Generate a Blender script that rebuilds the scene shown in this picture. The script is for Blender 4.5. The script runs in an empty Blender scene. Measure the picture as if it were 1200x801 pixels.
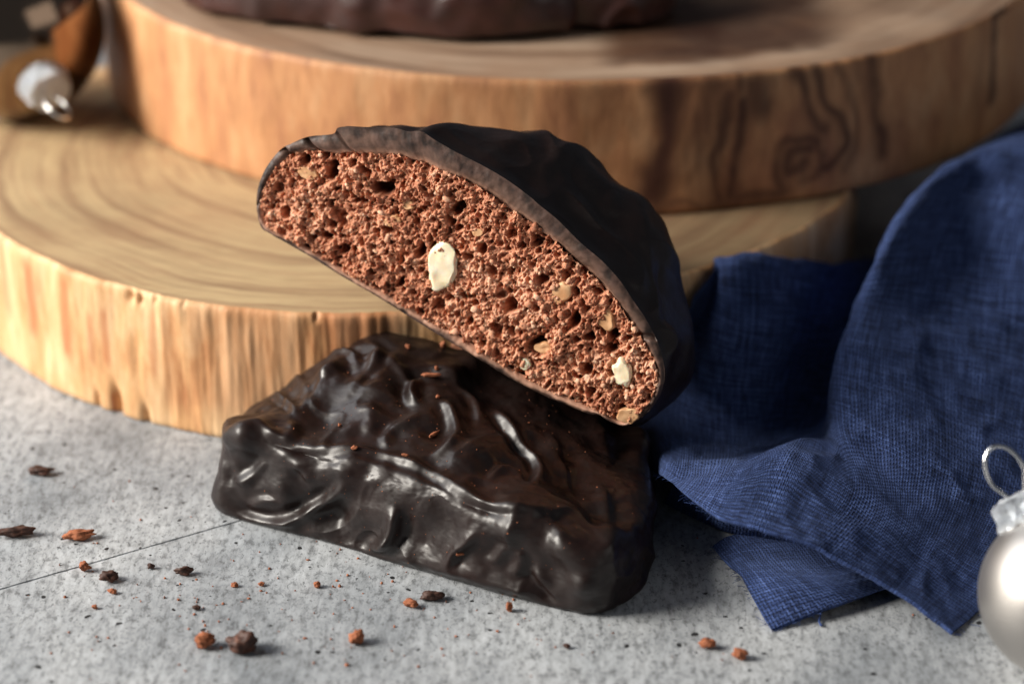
import bpy, bmesh, math, random
import numpy as np
from mathutils import Vector, Matrix
from mathutils.bvhtree import BVHTree
random.seed(4); RNG = np.random.default_rng(4)
S = 0.01            # the builders below work in centimetres; meshes are written in metres
SC = bpy.context.scene; COL = SC.collection

# ------------------------------------------------------------------ camera, world, lights, exposure
PITCH = math.radians(25.0); FPX = 3003.0
CAM = np.array([0.0, -35.5, 20.9])
RV = np.array([1.0, 0, 0]); AV = np.array([0, math.cos(PITCH), -math.sin(PITCH)]); UV = np.array([0, math.sin(PITCH), math.cos(PITCH)])
cd = bpy.data.cameras.new('camera'); cam = bpy.data.objects.new('camera', cd); COL.objects.link(cam)
cam.location = Vector(CAM * S); cam.rotation_euler = (math.pi / 2 - PITCH, 0, 0)
cd.sensor_width = 24.0; cd.lens = 24.0 * FPX / 1200.0
cd.clip_start = 0.01; cd.clip_end = 20.0
cd.dof.use_dof = True; cd.dof.focus_distance = 0.416; cd.dof.aperture_fstop = 6.8; cd.dof.aperture_blades = 7
SC.camera = cam

w = bpy.data.worlds.new('World'); SC.world = w; w.use_nodes = True
bg = w.node_tree.nodes['Background']; bg.inputs[0].default_value = (0.78, 0.86, 1.0, 1); bg.inputs[1].default_value = 0.08

def area(name, direction, dist, size, power, color, target=(0, 3, 1.5), shape='RECTANGLE', size_y=None):
    d = Vector(direction).normalized(); t = Vector(target) * S
    l = bpy.data.lights.new(name, 'AREA'); l.shape = shape; l.size = size; l.size_y = size_y or size
    l.energy = power; l.color = color
    o = bpy.data.objects.new(name, l); COL.objects.link(o)
    o.location = t + d * dist; o.rotation_euler = (-d).to_track_quat('-Z', 'Y').to_euler()
    return o
area('window_light', (-0.86, -0.11, 0.46), 0.9, 0.38, 17.5, (1.0, 0.94, 0.85), size_y=0.36)
area('window_soft_light', (-0.85, 0.50, 0.60), 1.0, 0.8, 3.6, (0.93, 0.96, 1.0), size_y=0.6)
area('room_light', (0.80, -0.55, 0.55), 1.1, 0.8, 1.0, (1.0, 0.94, 0.88), size_y=0.5)

SC.render.engine = 'CYCLES'
SC.cycles.use_denoising = True
SC.cycles.max_bounces = 8
SC.view_settings.view_transform = 'Standard'; SC.view_settings.look = 'None'
SC.view_settings.exposure = 0.0; SC.view_settings.gamma = 1.0; SC.view_settings.use_curve_mapping = False

# ------------------------------------------------------------------ numeric helpers
def ray(x, y): return AV + RV * (x - 600) / FPX - UV * (y - 400.5) / FPX
def on_z(x, y, z=0.0):
    r = ray(x, y); return CAM + r * ((z - CAM[2]) / r[2])
def on_plane(x, y, p, n):
    r = ray(x, y); return CAM + r * (np.dot(p - CAM, n) / np.dot(r, n))
def project(P):
    d = P - CAM; wd = d @ AV
    return np.stack([600 + FPX * (d @ RV) / wd, 400.5 - FPX * (d @ UV) / wd], -1)

def _hash(ix, iy, iz, seed):
    h = (ix.astype(np.int64) * 374761393 + iy.astype(np.int64) * 668265263 + iz.astype(np.int64) * 2147483647 + seed * 974711) & 0xffffffff
    h = ((h ^ (h >> 13)) * 1274126177) & 0xffffffff
    h = ((h ^ (h >> 16)) * 2246822519) & 0xffffffff
    return (h ^ (h >> 15)) & 0xffffffff
def noise(P, scale=1.0, seed=0):
    """gradient-free smooth value noise, about -1..1"""
    p = P * scale; f = np.floor(p); t = p - f; i = f.astype(np.int64)
    t = t * t * t * (t * (t * 6 - 15) + 10); out = 0
    for dx in (0, 1):
        wx = t[:, 0] if dx else 1 - t[:, 0]
        for dy in (0, 1):
            wy = t[:, 1] if dy else 1 - t[:, 1]
            for dz in (0, 1):
                wz = t[:, 2] if dz else 1 - t[:, 2]
                out = out + wx * wy * wz * (_hash(i[:, 0] + dx, i[:, 1] + dy, i[:, 2] + dz, seed) / 4294967295.0)
    return out * 2 - 1
ROT = np.array([[0.36, 0.48, -0.8], [-0.8, 0.6, 0], [0.48, 0.64, 0.6]])
def fbm(P, scale=1.0, octs=4, seed=0, gain=0.5):
    s = 0; a = 1; n = 0; Q = P * scale
    for k in range(octs):
        Q = Q @ ROT.T * (2.03 if k else 1.0) + 3.1
        s = s + a * noise(Q, 1.0, seed + k); n += a; a *= gain
    return s / n
def worley(P, scale=1.0, seed=0, dims=3):
    """distance to the nearest and second nearest feature point, and a random number of the nearest cell"""
    p = P * scale
    if dims == 2: p = p.copy(); p[:, 2] = 0.5
    f = np.floor(p).astype(np.int64); b1 = np.full(len(p), 9.0); b2 = np.full(len(p), 9.0); idn = np.zeros(len(p))
    rz = (0,) if dims == 2 else (-1, 0, 1)
    for dx in (-1, 0, 1):
        for dy in (-1, 0, 1):
            for dz in rz:
                c0, c1, c2 = f[:, 0] + dx, f[:, 1] + dy, f[:, 2] + dz
                hx = _hash(c0, c1, c2, seed) / 4294967295.0; hy = _hash(c0, c1, c2, seed + 7) / 4294967295.0
                hz = 0.5 if dims == 2 else _hash(c0, c1, c2, seed + 13) / 4294967295.0
                d = np.sqrt((c0 + hx - p[:, 0]) ** 2 + (c1 + hy - p[:, 1]) ** 2 + (c2 + hz - p[:, 2]) ** 2)
                nb = d < b1
                b2 = np.where(nb, b1, np.minimum(b2, d))
                idn = np.where(nb, _hash(c0, c1, c2, seed + 29) / 4294967295.0, idn)
                b1 = np.where(nb, d, b1)
    return b1, b2, idn
def sstep(a, b, x):
    t = np.clip((x - a) / (b - a), 0, 1); return t * t * (3 - 2 * t)
def smax(a, b, k):
    h = np.clip(0.5 + 0.5 * (a - b) / k, 0, 1); return b + (a - b) * h + k * h * (1 - h)
def seg_dist(P, poly):
    """distance of each point to a polyline, and the position 0..1 along it"""
    best = np.full(len(P), 1e9); pos = np.zeros(len(P)); poly = np.asarray(poly, float)
    L = np.r_[0, np.cumsum(np.linalg.norm(np.diff(poly, axis=0), axis=1))]
    for k in range(len(poly) - 1):
        a, b = poly[k], poly[k + 1]; ab = b - a; l2 = ab @ ab + 1e-12
        t = np.clip(((P - a) @ ab) / l2, 0, 1); d = np.linalg.norm(P - (a + t[:, None] * ab), axis=1)
        m = d < best; best = np.where(m, d, best); pos = np.where(m, (L[k] + t * (L[k + 1] - L[k])) / (L[-1] + 1e-9), pos)
    return best, pos
def catmull(pts, n=8, closed=False):
    pts = np.asarray(pts, float); N = len(pts); out = []
    rng = range(N) if closed else range(N - 1)
    for i in rng:
        if closed: p0, p1, p2, p3 = pts[i - 1], pts[i], pts[(i + 1) % N], pts[(i + 2) % N]
        else: p0, p1, p2, p3 = pts[max(i - 1, 0)], pts[i], pts[i + 1], pts[min(i + 2, N - 1)]
        for k in range(n):
            t = k / n
            out.append(0.5 * (2 * p1 + (p2 - p0) * t + (2 * p0 - 5 * p1 + 4 * p2 - p3) * t * t + (3 * p1 - p0 - 3 * p2 + p3) * t ** 3))
    if not closed: out.append(pts[-1])
    return np.array(out)

# ------------------------------------------------------------------ mesh helpers
def mesh_np(name, V, quads=None, tris=None, mat=None, smooth=True, uv=None, attrs=None):
    me = bpy.data.meshes.new(name); V = np.asarray(V, float) * S
    nq = 0 if quads is None else len(quads); nt = 0 if tris is None else len(tris)
    me.vertices.add(len(V)); me.vertices.foreach_set('co', V.astype(np.float32).ravel())
    idx = []; tot = []
    if nq: idx.append(np.asarray(quads).ravel()); tot += [4] * nq
    if nt: idx.append(np.asarray(tris).ravel()); tot += [3] * nt
    idx = np.concatenate(idx).astype(np.int32); tot = np.array(tot, np.int32)
    me.loops.add(len(idx)); me.polygons.add(nq + nt)
    me.loops.foreach_set('vertex_index', idx)
    me.polygons.foreach_set('loop_start', np.r_[0, np.cumsum(tot)[:-1]].astype(np.int32))
    me.update(calc_edges=True)
    me.polygons.foreach_set('use_smooth', np.full(nq + nt, smooth, bool))
    if uv is not None:
        l = me.uv_layers.new(name='UVMap'); l.data.foreach_set('uv', np.asarray(uv, np.float32)[idx].ravel())
    for k, a in (attrs or {}).items():
        at = me.attributes.new(k, 'FLOAT', 'POINT'); at.data.foreach_set('value', np.asarray(a, np.float32))
    if mat: me.materials.append(mat)
    me.validate(); return me
def obj(name, me, parent=None):
    o = bpy.data.objects.new(name, me); COL.objects.link(o)
    if parent: o.parent = parent
    return o
def tag(o, label=None, cat=None, group=None, kind=None):
    if label: o['label'] = label
    if cat: o['category'] = cat
    if group: o['group'] = group
    if kind: o['kind'] = kind
    return o
def thing(name, label, cat, loc=(0, 0, 0), group=None):
    """an Empty at the base of the thing; its parts are written in world centimetres and shifted to it"""
    o = bpy.data.objects.new(name, None); COL.objects.link(o); o.empty_display_size = 0.01
    o.location = Vector(loc) * S; o['off'] = 0
    del o['off']
    return tag(o, label, cat, group)
def put(name, V, root, **kw):
    V = np.asarray(V, float); base = np.array(root.location) / S
    return obj(name, mesh_np(name, V - base, **kw), root)
def grid_quads(nu, nv, closed_u=False):
    """vertex index = i*nv + j, i along u, j along v"""
    iu = np.arange(nu if closed_u else nu - 1); jv = np.arange(nv - 1)
    I, J = np.meshgrid(iu, jv, indexing='ij'); I2 = (I + 1) % nu
    return np.stack([I * nv + J, I2 * nv + J, I2 * nv + J + 1, I * nv + J + 1], -1).reshape(-1, 4)
def grid_normals(G, closed_u=False):
    if closed_u: du = np.roll(G, -1, 0) - np.roll(G, 1, 0)
    else: du = np.gradient(G, axis=0)
    dv = np.gradient(G, axis=1); n = np.cross(du, dv)
    return n / (np.linalg.norm(n, axis=-1, keepdims=True) + 1e-12)
_ICO = {}
def ico(sub):
    if sub not in _ICO:
        bm = bmesh.new(); bmesh.ops.create_icosphere(bm, subdivisions=sub, radius=1.0)
        me = bpy.data.meshes.new('t'); bm.to_mesh(me); bm.free()
        V = np.empty(len(me.vertices) * 3); me.vertices.foreach_get('co', V)
        T = np.empty(len(me.loops), np.int32); me.loops.foreach_get('vertex_index', T)
        bpy.data.meshes.remove(me); V = V.reshape(-1, 3); V /= np.linalg.norm(V, axis=1)[:, None]
        _ICO[sub] = (V, T.reshape(-1, 3))
    return _ICO[sub]
def tri_normals(V, T):
    fn = np.cross(V[T[:, 1]] - V[T[:, 0]], V[T[:, 2]] - V[T[:, 0]]); n = np.zeros_like(V)
    for k in range(3): 
        for c in range(3): n[:, c] += np.bincount(T[:, k], fn[:, c], len(V))
    return n / (np.linalg.norm(n, axis=1)[:, None] + 1e-15)
def tube(path, r, seg=10, closed=False):
    P = np.asarray(path, float); n = len(P); r = np.full(n, r) if np.isscalar(r) else np.asarray(r)
    T = (np.roll(P, -1, 0) - np.roll(P, 1, 0)) if closed else np.gradient(P, axis=0)
    T /= np.linalg.norm(T, axis=1)[:, None]; up = np.array([0.13, 0.2, 0.97]); V = []
    nrm = np.cross(T[0], up); nrm /= np.linalg.norm(nrm)
    for i in range(n):
        nrm = nrm - T[i] * (nrm @ T[i]); nrm /= np.linalg.norm(nrm); b = np.cross(T[i], nrm)
        a = np.arange(seg) * 2 * math.pi / seg
        V.append(P[i] + r[i] * (np.cos(a)[:, None] * nrm + np.sin(a)[:, None] * b))
    V = np.array(V).reshape(-1, 3); q = []
    for i in range(n if closed else n - 1):
        for j in range(seg):
            a0, b0 = i * seg, ((i + 1) % n) * seg
            q.append((a0 + j, a0 + (j + 1) % seg, b0 + (j + 1) % seg, b0 + j))
    return V, q

# ------------------------------------------------------------------ material helper
class Mat:
    def __init__(s, name, rough=0.5, spec=0.5):
        s.m = bpy.data.materials.new(name); s.m.use_nodes = True; s.t = s.m.node_tree
        s.b = s.t.nodes['Principled BSDF']; s.b.inputs['Roughness'].default_value = rough
        s.b.inputs['Specular IOR Level'].default_value = spec
        tc = s.t.nodes.new('ShaderNodeTexCoord'); s.tc = tc
        s.cm = s.n('ShaderNodeVectorMath', operation='SCALE'); s.l(tc.outputs['Object'], s.cm.inputs[0]); s.cm.inputs['Scale'].default_value = 1 / S
        s.P = s.cm.outputs[0]
    def n(s, typ, **kw):
        nd = s.t.nodes.new(typ)
        for k, v in kw.items(): setattr(nd, k, v)
        return nd
    def l(s, a, b): s.t.links.new(a, b)
    def noise(s, scale, detail=3, rough=0.5, stretch=None, vec=None, dist=0.0):
        nd = s.n('ShaderNodeTexNoise'); nd.inputs['Scale'].default_value = scale; nd.inputs['Detail'].default_value = detail
        nd.inputs['Roughness'].default_value = rough; nd.inputs['Distortion'].default_value = dist
        v = vec or s.P
        if stretch:
            mp = s.n('ShaderNodeMapping'); mp.inputs['Scale'].default_value = stretch; s.l(v, mp.inputs['Vector']); v = mp.outputs[0]
        s.l(v, nd.inputs['Vector']); return nd.outputs['Fac']
    def ramp(s, fac, stops, interp='LINEAR'):
        r = s.n('ShaderNodeValToRGB'); r.color_ramp.interpolation = interp; e = r.color_ramp.elements
        while len(e) < len(stops): e.new(0.5)
        for k, (p, c) in enumerate(stops):
            e[k].position = p; c = (c, c, c) if np.isscalar(c) else c; e[k].color = (*c, 1)
        s.l(fac, r.inputs[0]); return r.outputs[0]
    def mix(s, fac, a, b, mode='MIX'):
        m = s.n('ShaderNodeMix', data_type='RGBA', blend_type=mode)
        for inp, v in ((m.inputs[0], fac), (m.inputs[6], a), (m.inputs[7], b)):
            if hasattr(v, 'node'): s.l(v, inp)
            elif inp == m.inputs[0]: inp.default_value = v
            else: inp.default_value = (*v, 1)
        return m.outputs[2]
    def math(s, op, a, b=0.0):
        m = s.n('ShaderNodeMath', operation=op)
        for i, v in enumerate((a, b)):
            if hasattr(v, 'node'): s.l(v, m.inputs[i])
            else: m.inputs[i].default_value = v
        return m.outputs[0]
    def attr(s, name): return s.n('ShaderNodeAttribute', attribute_name=name).outputs['Fac']
    def bump(s, h, strength, dist):
        b = s.n('ShaderNodeBump'); b.inputs['Strength'].default_value = strength; b.inputs['Distance'].default_value = dist * S
        s.l(h, b.inputs['Height'])
        if s.b.inputs['Normal'].is_linked: s.l(s.b.inputs['Normal'].links[0].from_socket, b.inputs['Normal'])
        s.l(b.outputs[0], s.b.inputs['Normal'])
    def color(s, c):
        if hasattr(c, 'node'): s.l(c, s.b.inputs['Base Color'])
        else: s.b.inputs['Base Color'].default_value = (*c, 1)
    def rough(s, r): s.l(r, s.b.inputs['Roughness'])

# ---- concrete
m = Mat('concrete_surface', 0.62, 0.35)
c1 = m.ramp(m.noise(0.35, 5, 0.6, (1, 0.6, 1)), [(0.34, (0.235, 0.255, 0.277)), (0.5, (0.365, 0.386, 0.41)), (0.66, (0.485, 0.505, 0.525))])
c2 = m.mix(0.75, c1, m.ramp(m.noise(7.5, 5, 0.75, (1, 0.5, 1)), [(0.37, 0.30), (0.49, 0.92), (0.68, 1.15)]), 'MULTIPLY')
c2 = m.mix(0.6, c2, m.ramp(m.noise(1.0, 5, 0.65, (8.0, 1.6, 1), dist=0.4), [(0.36, 0.62), (0.5, 1.0), (0.66, 1.22)]), 'MULTIPLY')
c3 = m.mix(m.ramp(m.noise(16, 3, 0.6, (1, 0.55, 1), dist=0.6), [(0.59, 0.0), (0.66, 0.75)]), c2, (0.10, 0.105, 0.11))
vo = m.n('ShaderNodeTexVoronoi'); vo.inputs['Scale'].default_value = 3.8; vo.inputs['Randomness'].default_value = 1.0
wv = m.n('ShaderNodeVectorMath', operation='ADD'); m.l(m.P, wv.inputs[0])
wn = m.n('ShaderNodeTexNoise'); wn.inputs['Scale'].default_value = 6; m.l(m.P, wn.inputs['Vector'])
ws = m.n('ShaderNodeVectorMath', operation='SCALE'); ws.inputs['Scale'].default_value = 0.12; m.l(wn.outputs['Color'], ws.inputs[0]); m.l(ws.outputs[0], wv.inputs[1])
m.l(wv.outputs[0], vo.inputs['Vector'])
sepv = m.n('ShaderNodeSeparateColor'); m.l(vo.outputs['Color'], sepv.inputs[0])
rad = m.math('MULTIPLY', m.math('POWER', sepv.outputs[0], 2.6), 0.21)
pit = m.math('LESS_THAN', m.math('SUBTRACT', vo.outputs['Distance'], rad), 0.0)
c4 = m.mix(pit, c3, (0.02, 0.02, 0.022))
m.color(c4)
m.bump(m.noise(14, 5, 0.7), 0.35, 0.02)
hp = m.math('MULTIPLY', pit, -1.0); m.bump(hp, 0.8, 0.03)
M_CONC = m.m
m = Mat('concrete_joint', 0.9); m.color(m.ramp(m.noise(8, 3), [(0.3, (0.03, 0.03, 0.032)), (0.7, (0.09, 0.09, 0.095))])); M_JOINT = m.m

# ---- chocolate
def choc(name, base, rough, sp=0.5, sss=0.0, coat=0.10):
    m = Mat(name, rough, sp)
    m.color(m.mix(m.ramp(m.noise(1.3, 4, 0.6), [(0.35, 0.0), (0.75, 1.0)]), base, tuple(min(1, c * k) for c, k in zip(base, (1.9, 1.6, 1.5)))))
    m.rough(m.ramp(m.noise(2.2, 4, 0.6), [(0.3, rough * 0.8), (0.7, rough * 1.35)]))
    m.b.inputs['Coat Weight'].default_value = coat; m.b.inputs['Coat Roughness'].default_value = 0.22
    m.bump(m.noise(26, 3, 0.5), 0.05, 0.01); m.bump(m.noise(5, 2, 0.5, (1, 1, 3)), 0.10, 0.03)
    return m
m = choc('dark_chocolate_glaze', (0.0082, 0.0037, 0.0029), 0.39, 0.42)
m.b.inputs['Subsurface Weight'].default_value = 0.0
M_CHOC = m.m
mm = choc('thin_brown_glaze', (0.030, 0.012, 0.009), 0.42); _c = mm.b.inputs['Base Color'].links[0].from_socket
mm.color(mm.mix(mm.ramp(mm.noise(1.6, 4, 0.6), [(0.50, 0.0), (0.60, 1.0)]), _c, (0.15, 0.065, 0.04))); M_CHOC3 = mm.m
M_CHOC2 = choc('reddish_chocolate_glaze', (0.034, 0.0135, 0.011), 0.36).m
m = Mat('cut_chocolate_shell', 0.5, 0.35)
cw = m.mix(m.ramp(m.noise(5, 4, 0.6), [(0.40, 0.0), (0.60, 1.0)]), (0.026, 0.016, 0.013), (0.082, 0.046, 0.036))
m.color(m.mix(m.attr('crust'), cw, (0.52, 0.29, 0.20)))
m.bump(m.noise(22, 4, 0.6), 0.3, 0.015); M_CUT = m.m

# ---- crumb
m = Mat('gingerbread_crumb', 0.75, 0.3)
t = m.attr('tone')
cc = m.ramp(t, [(0.0, (0.085, 0.026, 0.014)), (0.35, (0.36, 0.132, 0.070)), (0.65, (0.58, 0.255, 0.148)), (1.0, (0.78, 0.47, 0.32))])
cc = m.mix(0.55, cc, m.ramp(m.noise(18, 4, 0.7), [(0.3, 0.72), (0.55, 1.0), (0.75, 1.3)]), 'MULTIPLY')
m.color(cc); m.bump(m.noise(60, 3, 0.7), 0.3, 0.008)
m.b.inputs['Subsurface Weight'].default_value = 0.25; m.b.inputs['Subsurface Radius'].default_value = (1, 0.4, 0.2); m.b.inputs['Subsurface Scale'].default_value = 0.0010
M_CRUMB = m.m
m = Mat('loose_crumb', 0.75, 0.3)
m.color(m.ramp(m.noise(9, 4, 0.7), [(0.3, (0.13, 0.04, 0.018)), (0.55, (0.38, 0.13, 0.06)), (0.8, (0.55, 0.24, 0.13))])); m.bump(m.noise(40, 3, 0.7), 0.4, 0.01); M_LOOSE = m.m
m = Mat('dark_crumb', 0.6, 0.4)
m.color(m.ramp(m.noise(7, 4, 0.7), [(0.35, (0.030, 0.013, 0.009)), (0.58, (0.075, 0.030, 0.019)), (0.72, (0.26, 0.10, 0.055))])); m.bump(m.noise(30, 3, 0.7), 0.4, 0.01); M_DARKC = m.m
m = Mat('hazelnut', 0.42, 0.5)
m.color(m.ramp(m.noise(4, 3), [(0.3, (0.86, 0.70, 0.45)), (0.7, (0.93, 0.83, 0.64))]))
m.b.inputs['Subsurface Weight'].default_value = 0.3; m.b.inputs['Subsurface Scale'].default_value = 0.001; m.bump(m.noise(12, 3), 0.3, 0.01); M_NUT = m.m
m = Mat('toasted_nut', 0.55, 0.4)
m.color(m.ramp(m.noise(5, 3), [(0.3, (0.52, 0.24, 0.10)), (0.7, (0.72, 0.44, 0.24))])); m.bump(m.noise(14, 3), 0.3, 0.01); M_NUT2 = m.m

# ---- wood
def wood_side(name, ramp_stops, dark, streak=3.0, bumpd=0.02):
    m = Mat(name, 0.55, 0.3); uvn = m.n('ShaderNodeUVMap').outputs[0]
    a = m.noise(1.0, 6, 0.62, (streak, 0.45, 1), vec=uvn, dist=0.3)
    c = m.ramp(a, ramp_stops)
    f = m.noise(1.0, 4, 0.6, (streak * 7, 1.2, 1), vec=uvn)
    c = m.mix(0.5, c, m.ramp(f, [(0.3, 0.62), (0.5, 1.0), (0.7, 1.15)]), 'MULTIPLY')
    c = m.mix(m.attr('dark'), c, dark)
    m.color(c); m.bump(f, 0.35, bumpd); m.bump(m.noise(20, 3), 0.15, 0.01); return m
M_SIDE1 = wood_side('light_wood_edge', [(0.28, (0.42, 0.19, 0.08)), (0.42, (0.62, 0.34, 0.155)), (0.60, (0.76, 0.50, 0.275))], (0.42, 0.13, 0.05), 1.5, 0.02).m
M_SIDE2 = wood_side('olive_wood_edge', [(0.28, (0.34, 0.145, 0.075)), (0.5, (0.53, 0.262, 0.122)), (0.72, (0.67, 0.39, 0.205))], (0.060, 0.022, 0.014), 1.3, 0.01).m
def wood_top(name, stops, cen, rs):
    m = Mat(name, 0.6, 0.18)
    sp = m.n('ShaderNodeSeparateXYZ'); m.l(m.P, sp.inputs[0])
    dx = m.math('SUBTRACT', sp.outputs[0], cen[0]); dy = m.math('SUBTRACT', sp.outputs[1], cen[1])
    r = m.math('SQRT', m.math('ADD', m.math('MULTIPLY', dx, dx), m.math('MULTIPLY', dy, dy)))
    r = m.math('ADD', r, m.math('MULTIPLY', m.noise(0.28, 3), 0.7))
    an = m.math('ARCTAN2', dy, dx)
    cb = m.n('ShaderNodeCombineXYZ'); m.l(r, cb.inputs[0]); m.l(m.math('MULTIPLY', an, 1.0), cb.inputs[1])
    a = m.noise(1.0, 6, 0.65, (rs, 0.7, 1), vec=cb.outputs[0]); f = m.noise(1.0, 4, 0.6, (rs * 5, 2.5, 1), vec=cb.outputs[0])
    c = m.ramp(a, stops); c = m.mix(0.5, c, m.ramp(f, [(0.3, 0.7), (0.5, 1.0), (0.7, 1.15)]), 'MULTIPLY')
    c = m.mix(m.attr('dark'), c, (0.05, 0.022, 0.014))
    c = m.mix(0.35, c, m.ramp(m.noise(1.0, 4, 0.7, (1.2, 22, 1)), [(0.35, 0.6), (0.5, 1.0), (0.65, 1.15)]), 'MULTIPLY'); c = m.mix(m.ramp(m.noise(0.5, 4, 0.6), [(0.45, 0.0), (0.7, 0.35)]), c, (0.30, 0.16, 0.09))
    m.color(c); m.bump(f, 0.3, 0.015); return m.m
M_TOP1 = wood_top('light_wood_top', [(0.30, (0.23, 0.145, 0.085)), (0.42, (0.37, 0.245, 0.140)), (0.55, (0.53, 0.39, 0.22)), (0.70, (0.38, 0.235, 0.13))], (0, 0), 2.4)
M_TOP2 = wood_top('olive_wood_top', [(0.30, (0.17, 0.10, 0.065)), (0.5, (0.35, 0.235, 0.16)), (0.7, (0.46, 0.34, 0.25))], (0, 0), 1.2)

# ---- linen
m = Mat('navy_linen', 0.9, 0.25); uvn = m.n('ShaderNodeUVMap').outputs[0]
PITCHT = 0.060
def weave(m, uvn):
    sp = m.n('ShaderNodeSeparateXYZ'); wob = m.n('ShaderNodeVectorMath', operation='ADD')
    wn = m.n('ShaderNodeTexNoise'); wn.inputs['Scale'].default_value = 1.6; wn.inputs['Detail'].default_value = 3; m.l(uvn, wn.inputs['Vector'])
    wsn = m.n('ShaderNodeVectorMath', operation='SCALE'); wsn.inputs['Scale'].default_value = 0.07; m.l(wn.outputs['Color'], wsn.inputs[0])
    m.l(uvn, wob.inputs[0]); m.l(wsn.outputs[0], wob.inputs[1]); m.l(wob.outputs[0], sp.inputs[0])
    k = math.pi / PITCHT
    su = m.math('SINE', m.math('MULTIPLY', sp.outputs[0], k)); sv = m.math('SINE', m.math('MULTIPLY', sp.outputs[1], k))
    au = m.math('ABSOLUTE', su); av = m.math('ABSOLUTE', sv)
    chk = m.math('GREATER_THAN', m.math('MULTIPLY', su, sv), 0.0)
    pu = m.math('MULTIPLY', au, m.math('ADD', m.math('MULTIPLY', chk, 0.55), 0.45))
    pv = m.math('MULTIPLY', av, m.math('SUBTRACT', 1.0, m.math('MULTIPLY', chk, 0.55)))
    return m.math('MAXIMUM', pu, pv)
wh = weave(m, uvn)
tn = m.noise(1.0, 3, 0.6, (1.4, 16, 1), vec=uvn); tn2 = m.noise(1.0, 3, 0.6, (16, 1.4, 1), vec=uvn)
base = m.ramp(m.math('MULTIPLY', m.math('ADD', tn, tn2), 0.5), [(0.38, (0.007, 0.013, 0.043)), (0.5, (0.020, 0.037, 0.112)), (0.64, (0.056, 0.092, 0.235))])
base = m.mix(1.0, base, m.ramp(wh, [(0.15, 0.22), (0.6, 0.9), (1.0, 1.8)]), 'MULTIPLY')
m.color(base); m.bump(wh, 0.9, 0.022); m.bump(m.noise(1.0, 4, 0.6, (3, 3, 3)), 0.25, 0.05)
m.b.inputs['Sheen Weight'].default_value = 0.12; m.b.inputs['Sheen Tint'].default_value = (0.35, 0.5, 1.0, 1); m.b.inputs['Sheen Roughness'].default_value = 0.5
M_LINEN = m.m

# ---- metals
m = Mat('matte_silver_ball', 0.42); m.b.inputs['Metallic'].default_value = 1.0; m.color((0.55, 0.52, 0.49)); m.bump(m.noise(60, 2), 0.05, 0.01); M_BALL = m.m
m = Mat('crinkled_silver_cap', 0.30); m.b.inputs['Metallic'].default_value = 1.0; m.color((0.66, 0.70, 0.75)); m.bump(m.noise(7, 4, 0.6), 1.0, 0.30); M_CAP = m.m
m = Mat('silver_wire', 0.2); m.b.inputs['Metallic'].default_value = 1.0; m.color((0.85, 0.85, 0.86)); M_WIRE = m.m
m = Mat('copper_ball', 0.13); m.b.inputs['Metallic'].default_value = 1.0; m.color((0.30, 0.21, 0.145)); m.bump(m.noise(3, 2), 0.05, 0.05); M_COPPER = m.m
m = Mat('shiny_silver_ball', 0.12); m.b.inputs['Metallic'].default_value = 1.0; m.color((0.72, 0.73, 0.77)); M_SHINY = m.m

# ================================================================== TABLE: two concrete slabs that meet in a thin joint
j0 = on_z(0, 690); j1 = on_z(245, 620); jd = (j1 - j0) / np.linalg.norm(j1 - j0); jn = np.array([-jd[1], jd[0], 0])
table = thing('table', None, None); table['kind'] = 'structure'; table['label'] = 'grey speckled concrete tabletop'
GAP = 0.034
def slab(side):
    ss = np.r_[np.linspace(-160, -25, 20), np.linspace(-24.8, 40, 700), np.linspace(42, 160, 20)]
    e = j0 + ss[:, None] * jd
    rough = fbm(e, 2.0, 4, 5 + side)[:, None] * 0.010 + fbm(e, 12.0, 2, 8 + side)[:, None] * 0.008
    rows = [e + jn * side * (GAP / 2 + rough + dd) + np.array([0, 0, zz]) for dd, zz in ((0.0, -2.5), (0.0, -0.012), (0.006, 0.0), (160, 0.0), (160, -2.5))]
    G = np.stack(rows, 1); q = grid_quads(len(ss), 5)
    if side > 0: q = q[:, ::-1]
    return put('slab', G.reshape(-1, 3), table, quads=q, mat=M_CONC, smooth=False)
slab(1); slab(-1)
bedv = np.array([j0 + jd * a + jn * b for a, b in ((-160, -1), (160, -1), (160, 1), (-160, 1))]); bedv[:, 2] = -0.05
put('joint_bed', bedv, table, quads=[(0, 1, 2, 3)], mat=M_JOINT, smooth=False)

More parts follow.
